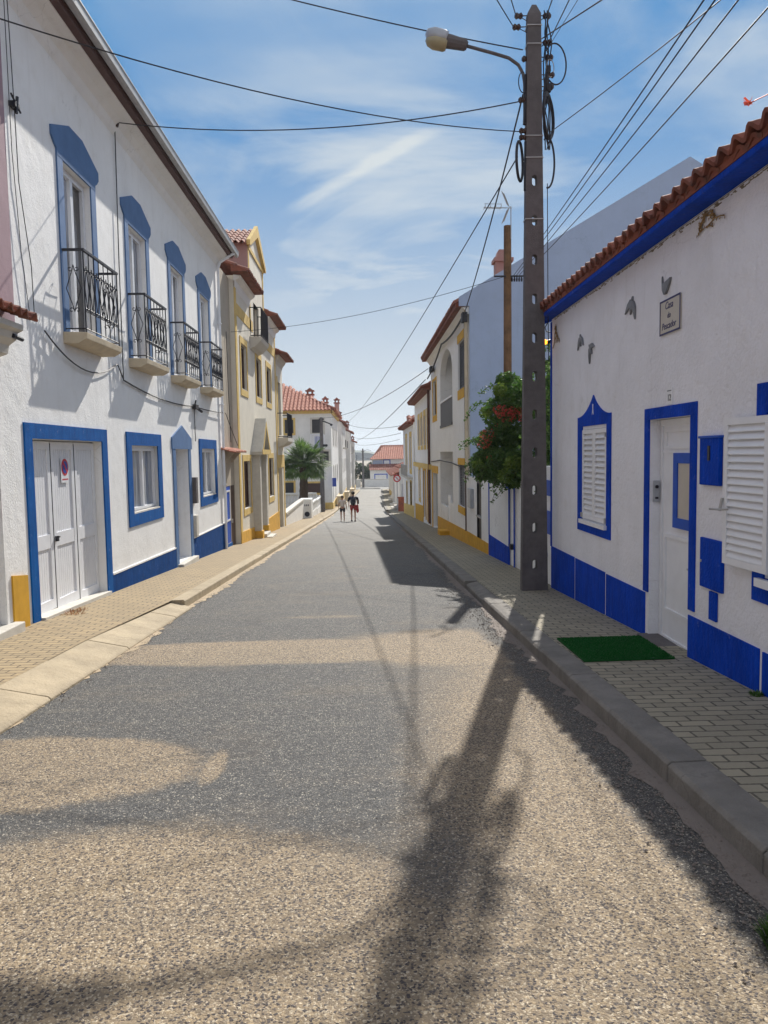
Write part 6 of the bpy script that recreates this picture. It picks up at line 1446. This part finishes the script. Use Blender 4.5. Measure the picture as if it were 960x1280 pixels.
cl = mth('MULTIPLY', mr(nz.outputs['Fac'], .34, .60), mth('MULTIPLY_ADD', mr(nz2.outputs['Fac'], .35, .6), .75, .25))
# hazy veil low down
veil = mr(sep.outputs[2], .0, .44, .95, .0)
# the veil thickens to the right, towards the sun
az_ = mth('DIVIDE', sep.outputs[0], mth('MAXIMUM', mth('ABSOLUTE', sep.outputs[1]), .2))
side_ = mr(az_, -.42, .12, .22, 1.)
zen_fill = mr(sep.outputs[2], .55, .80)  # unseen bright cloud overhead, added to lift the shaded walls
back = mr(sep.outputs[1], -.1, -.6)  # same added fill cloud, behind the camera
# the short streak of trail cloud
ax_, ay_, bx_, by_ = -.20, 2.30, .19, 1.85
dx_, dy_ = bx_-ax_, by_-ay_; ll = math.hypot(dx_, dy_)
qx, qy = mth('SUBTRACT', px_, ax_), mth('SUBTRACT', py_, ay_)
al = mth('ADD', mth('MULTIPLY', qx, dx_/ll/ll), mth('MULTIPLY', qy, dy_/ll/ll))
pe = mth('ABSOLUTE', mth('ADD', mth('ADD', mth('MULTIPLY', qx, -dy_/ll), mth('MULTIPLY', qy, dx_/ll)), mth('MULTIPLY_ADD', nz.outputs['Fac'], .10, -.05)))
streak = mth('MULTIPLY', mth('MULTIPLY', mr(pe, .004, .042, 1., 0.), mr(al, -.15, .2)), mth('MULTIPLY', mr(al, .75, 1.15, 1., 0.), mr(nz.outputs['Fac'], .25, .6, .3, 1.)))
cloud = mth('MINIMUM', mth('ADD', mth('MAXIMUM', mth('MAXIMUM', mth('MULTIPLY', mth('MULTIPLY', cl, side_), .96), veil), mth('MULTIPLY', mth('MAXIMUM', zen_fill, back), .9)), mth('MULTIPLY', streak, .38)), 1.)
mix = ns.new('ShaderNodeMix'); mix.data_type = 'RGBA'; ls.new(mth('MULTIPLY', cloud, .9), mix.inputs[0]); ls.new(vm2.outputs[0], mix.inputs[6]); cc_ = ns.new('ShaderNodeMix'); cc_.data_type = 'RGBA'; ls.new(mth('MAXIMUM', zen_fill, back), cc_.inputs[0]); cc_.inputs[6].default_value = (5.1, 5.4, 5.4, 1); cc_.inputs[7].default_value = (5.4, 5.7, 6.2, 1); ls.new(cc_.outputs[2], mix.inputs[7])
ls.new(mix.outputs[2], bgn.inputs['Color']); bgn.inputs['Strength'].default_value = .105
sl = bpy.data.lights.new('sun', 'SUN'); sl.energy = 4.7; sl.angle = math.radians(.53); sl.color = (1, .95, .87)
so = bpy.data.objects.new('sun', sl); COL.objects.link(so); so.location = (20, 60, 60)
dirn = Vector((math.sin(SUN_AZ)*math.cos(SUN_EL), math.cos(SUN_AZ)*math.cos(SUN_EL), math.sin(SUN_EL))); so.rotation_euler = dirn.to_track_quat('Z', 'Y').to_euler()
cam = bpy.data.cameras.new('camera'); co = bpy.data.objects.new('camera', cam); COL.objects.link(co)
cam.sensor_fit = 'HORIZONTAL'; cam.sensor_width = 36; cam.lens = 36; cam.clip_end = 6000; cam.clip_start = .05
Mx = Matrix(((0.9995874807465501, 0.01772203431149982, -0.022600837033782465), (-0.023882550799074507, 0.07580113949271472, -0.9968369029178924), (-0.015952808595830245, 0.9969654541414503, 0.07619311744794788)))
co.matrix_world = Matrix.Translation((0, 0, 1.6)) @ Mx.to_4x4()
S.camera = co
S.view_settings.view_transform = 'Standard'; S.view_settings.look = 'None'; S.view_settings.exposure = .42; S.view_settings.gamma = 1
S.cycles.max_bounces = 6; S.cycles.diffuse_bounces = 4; S.cycles.use_denoising = True
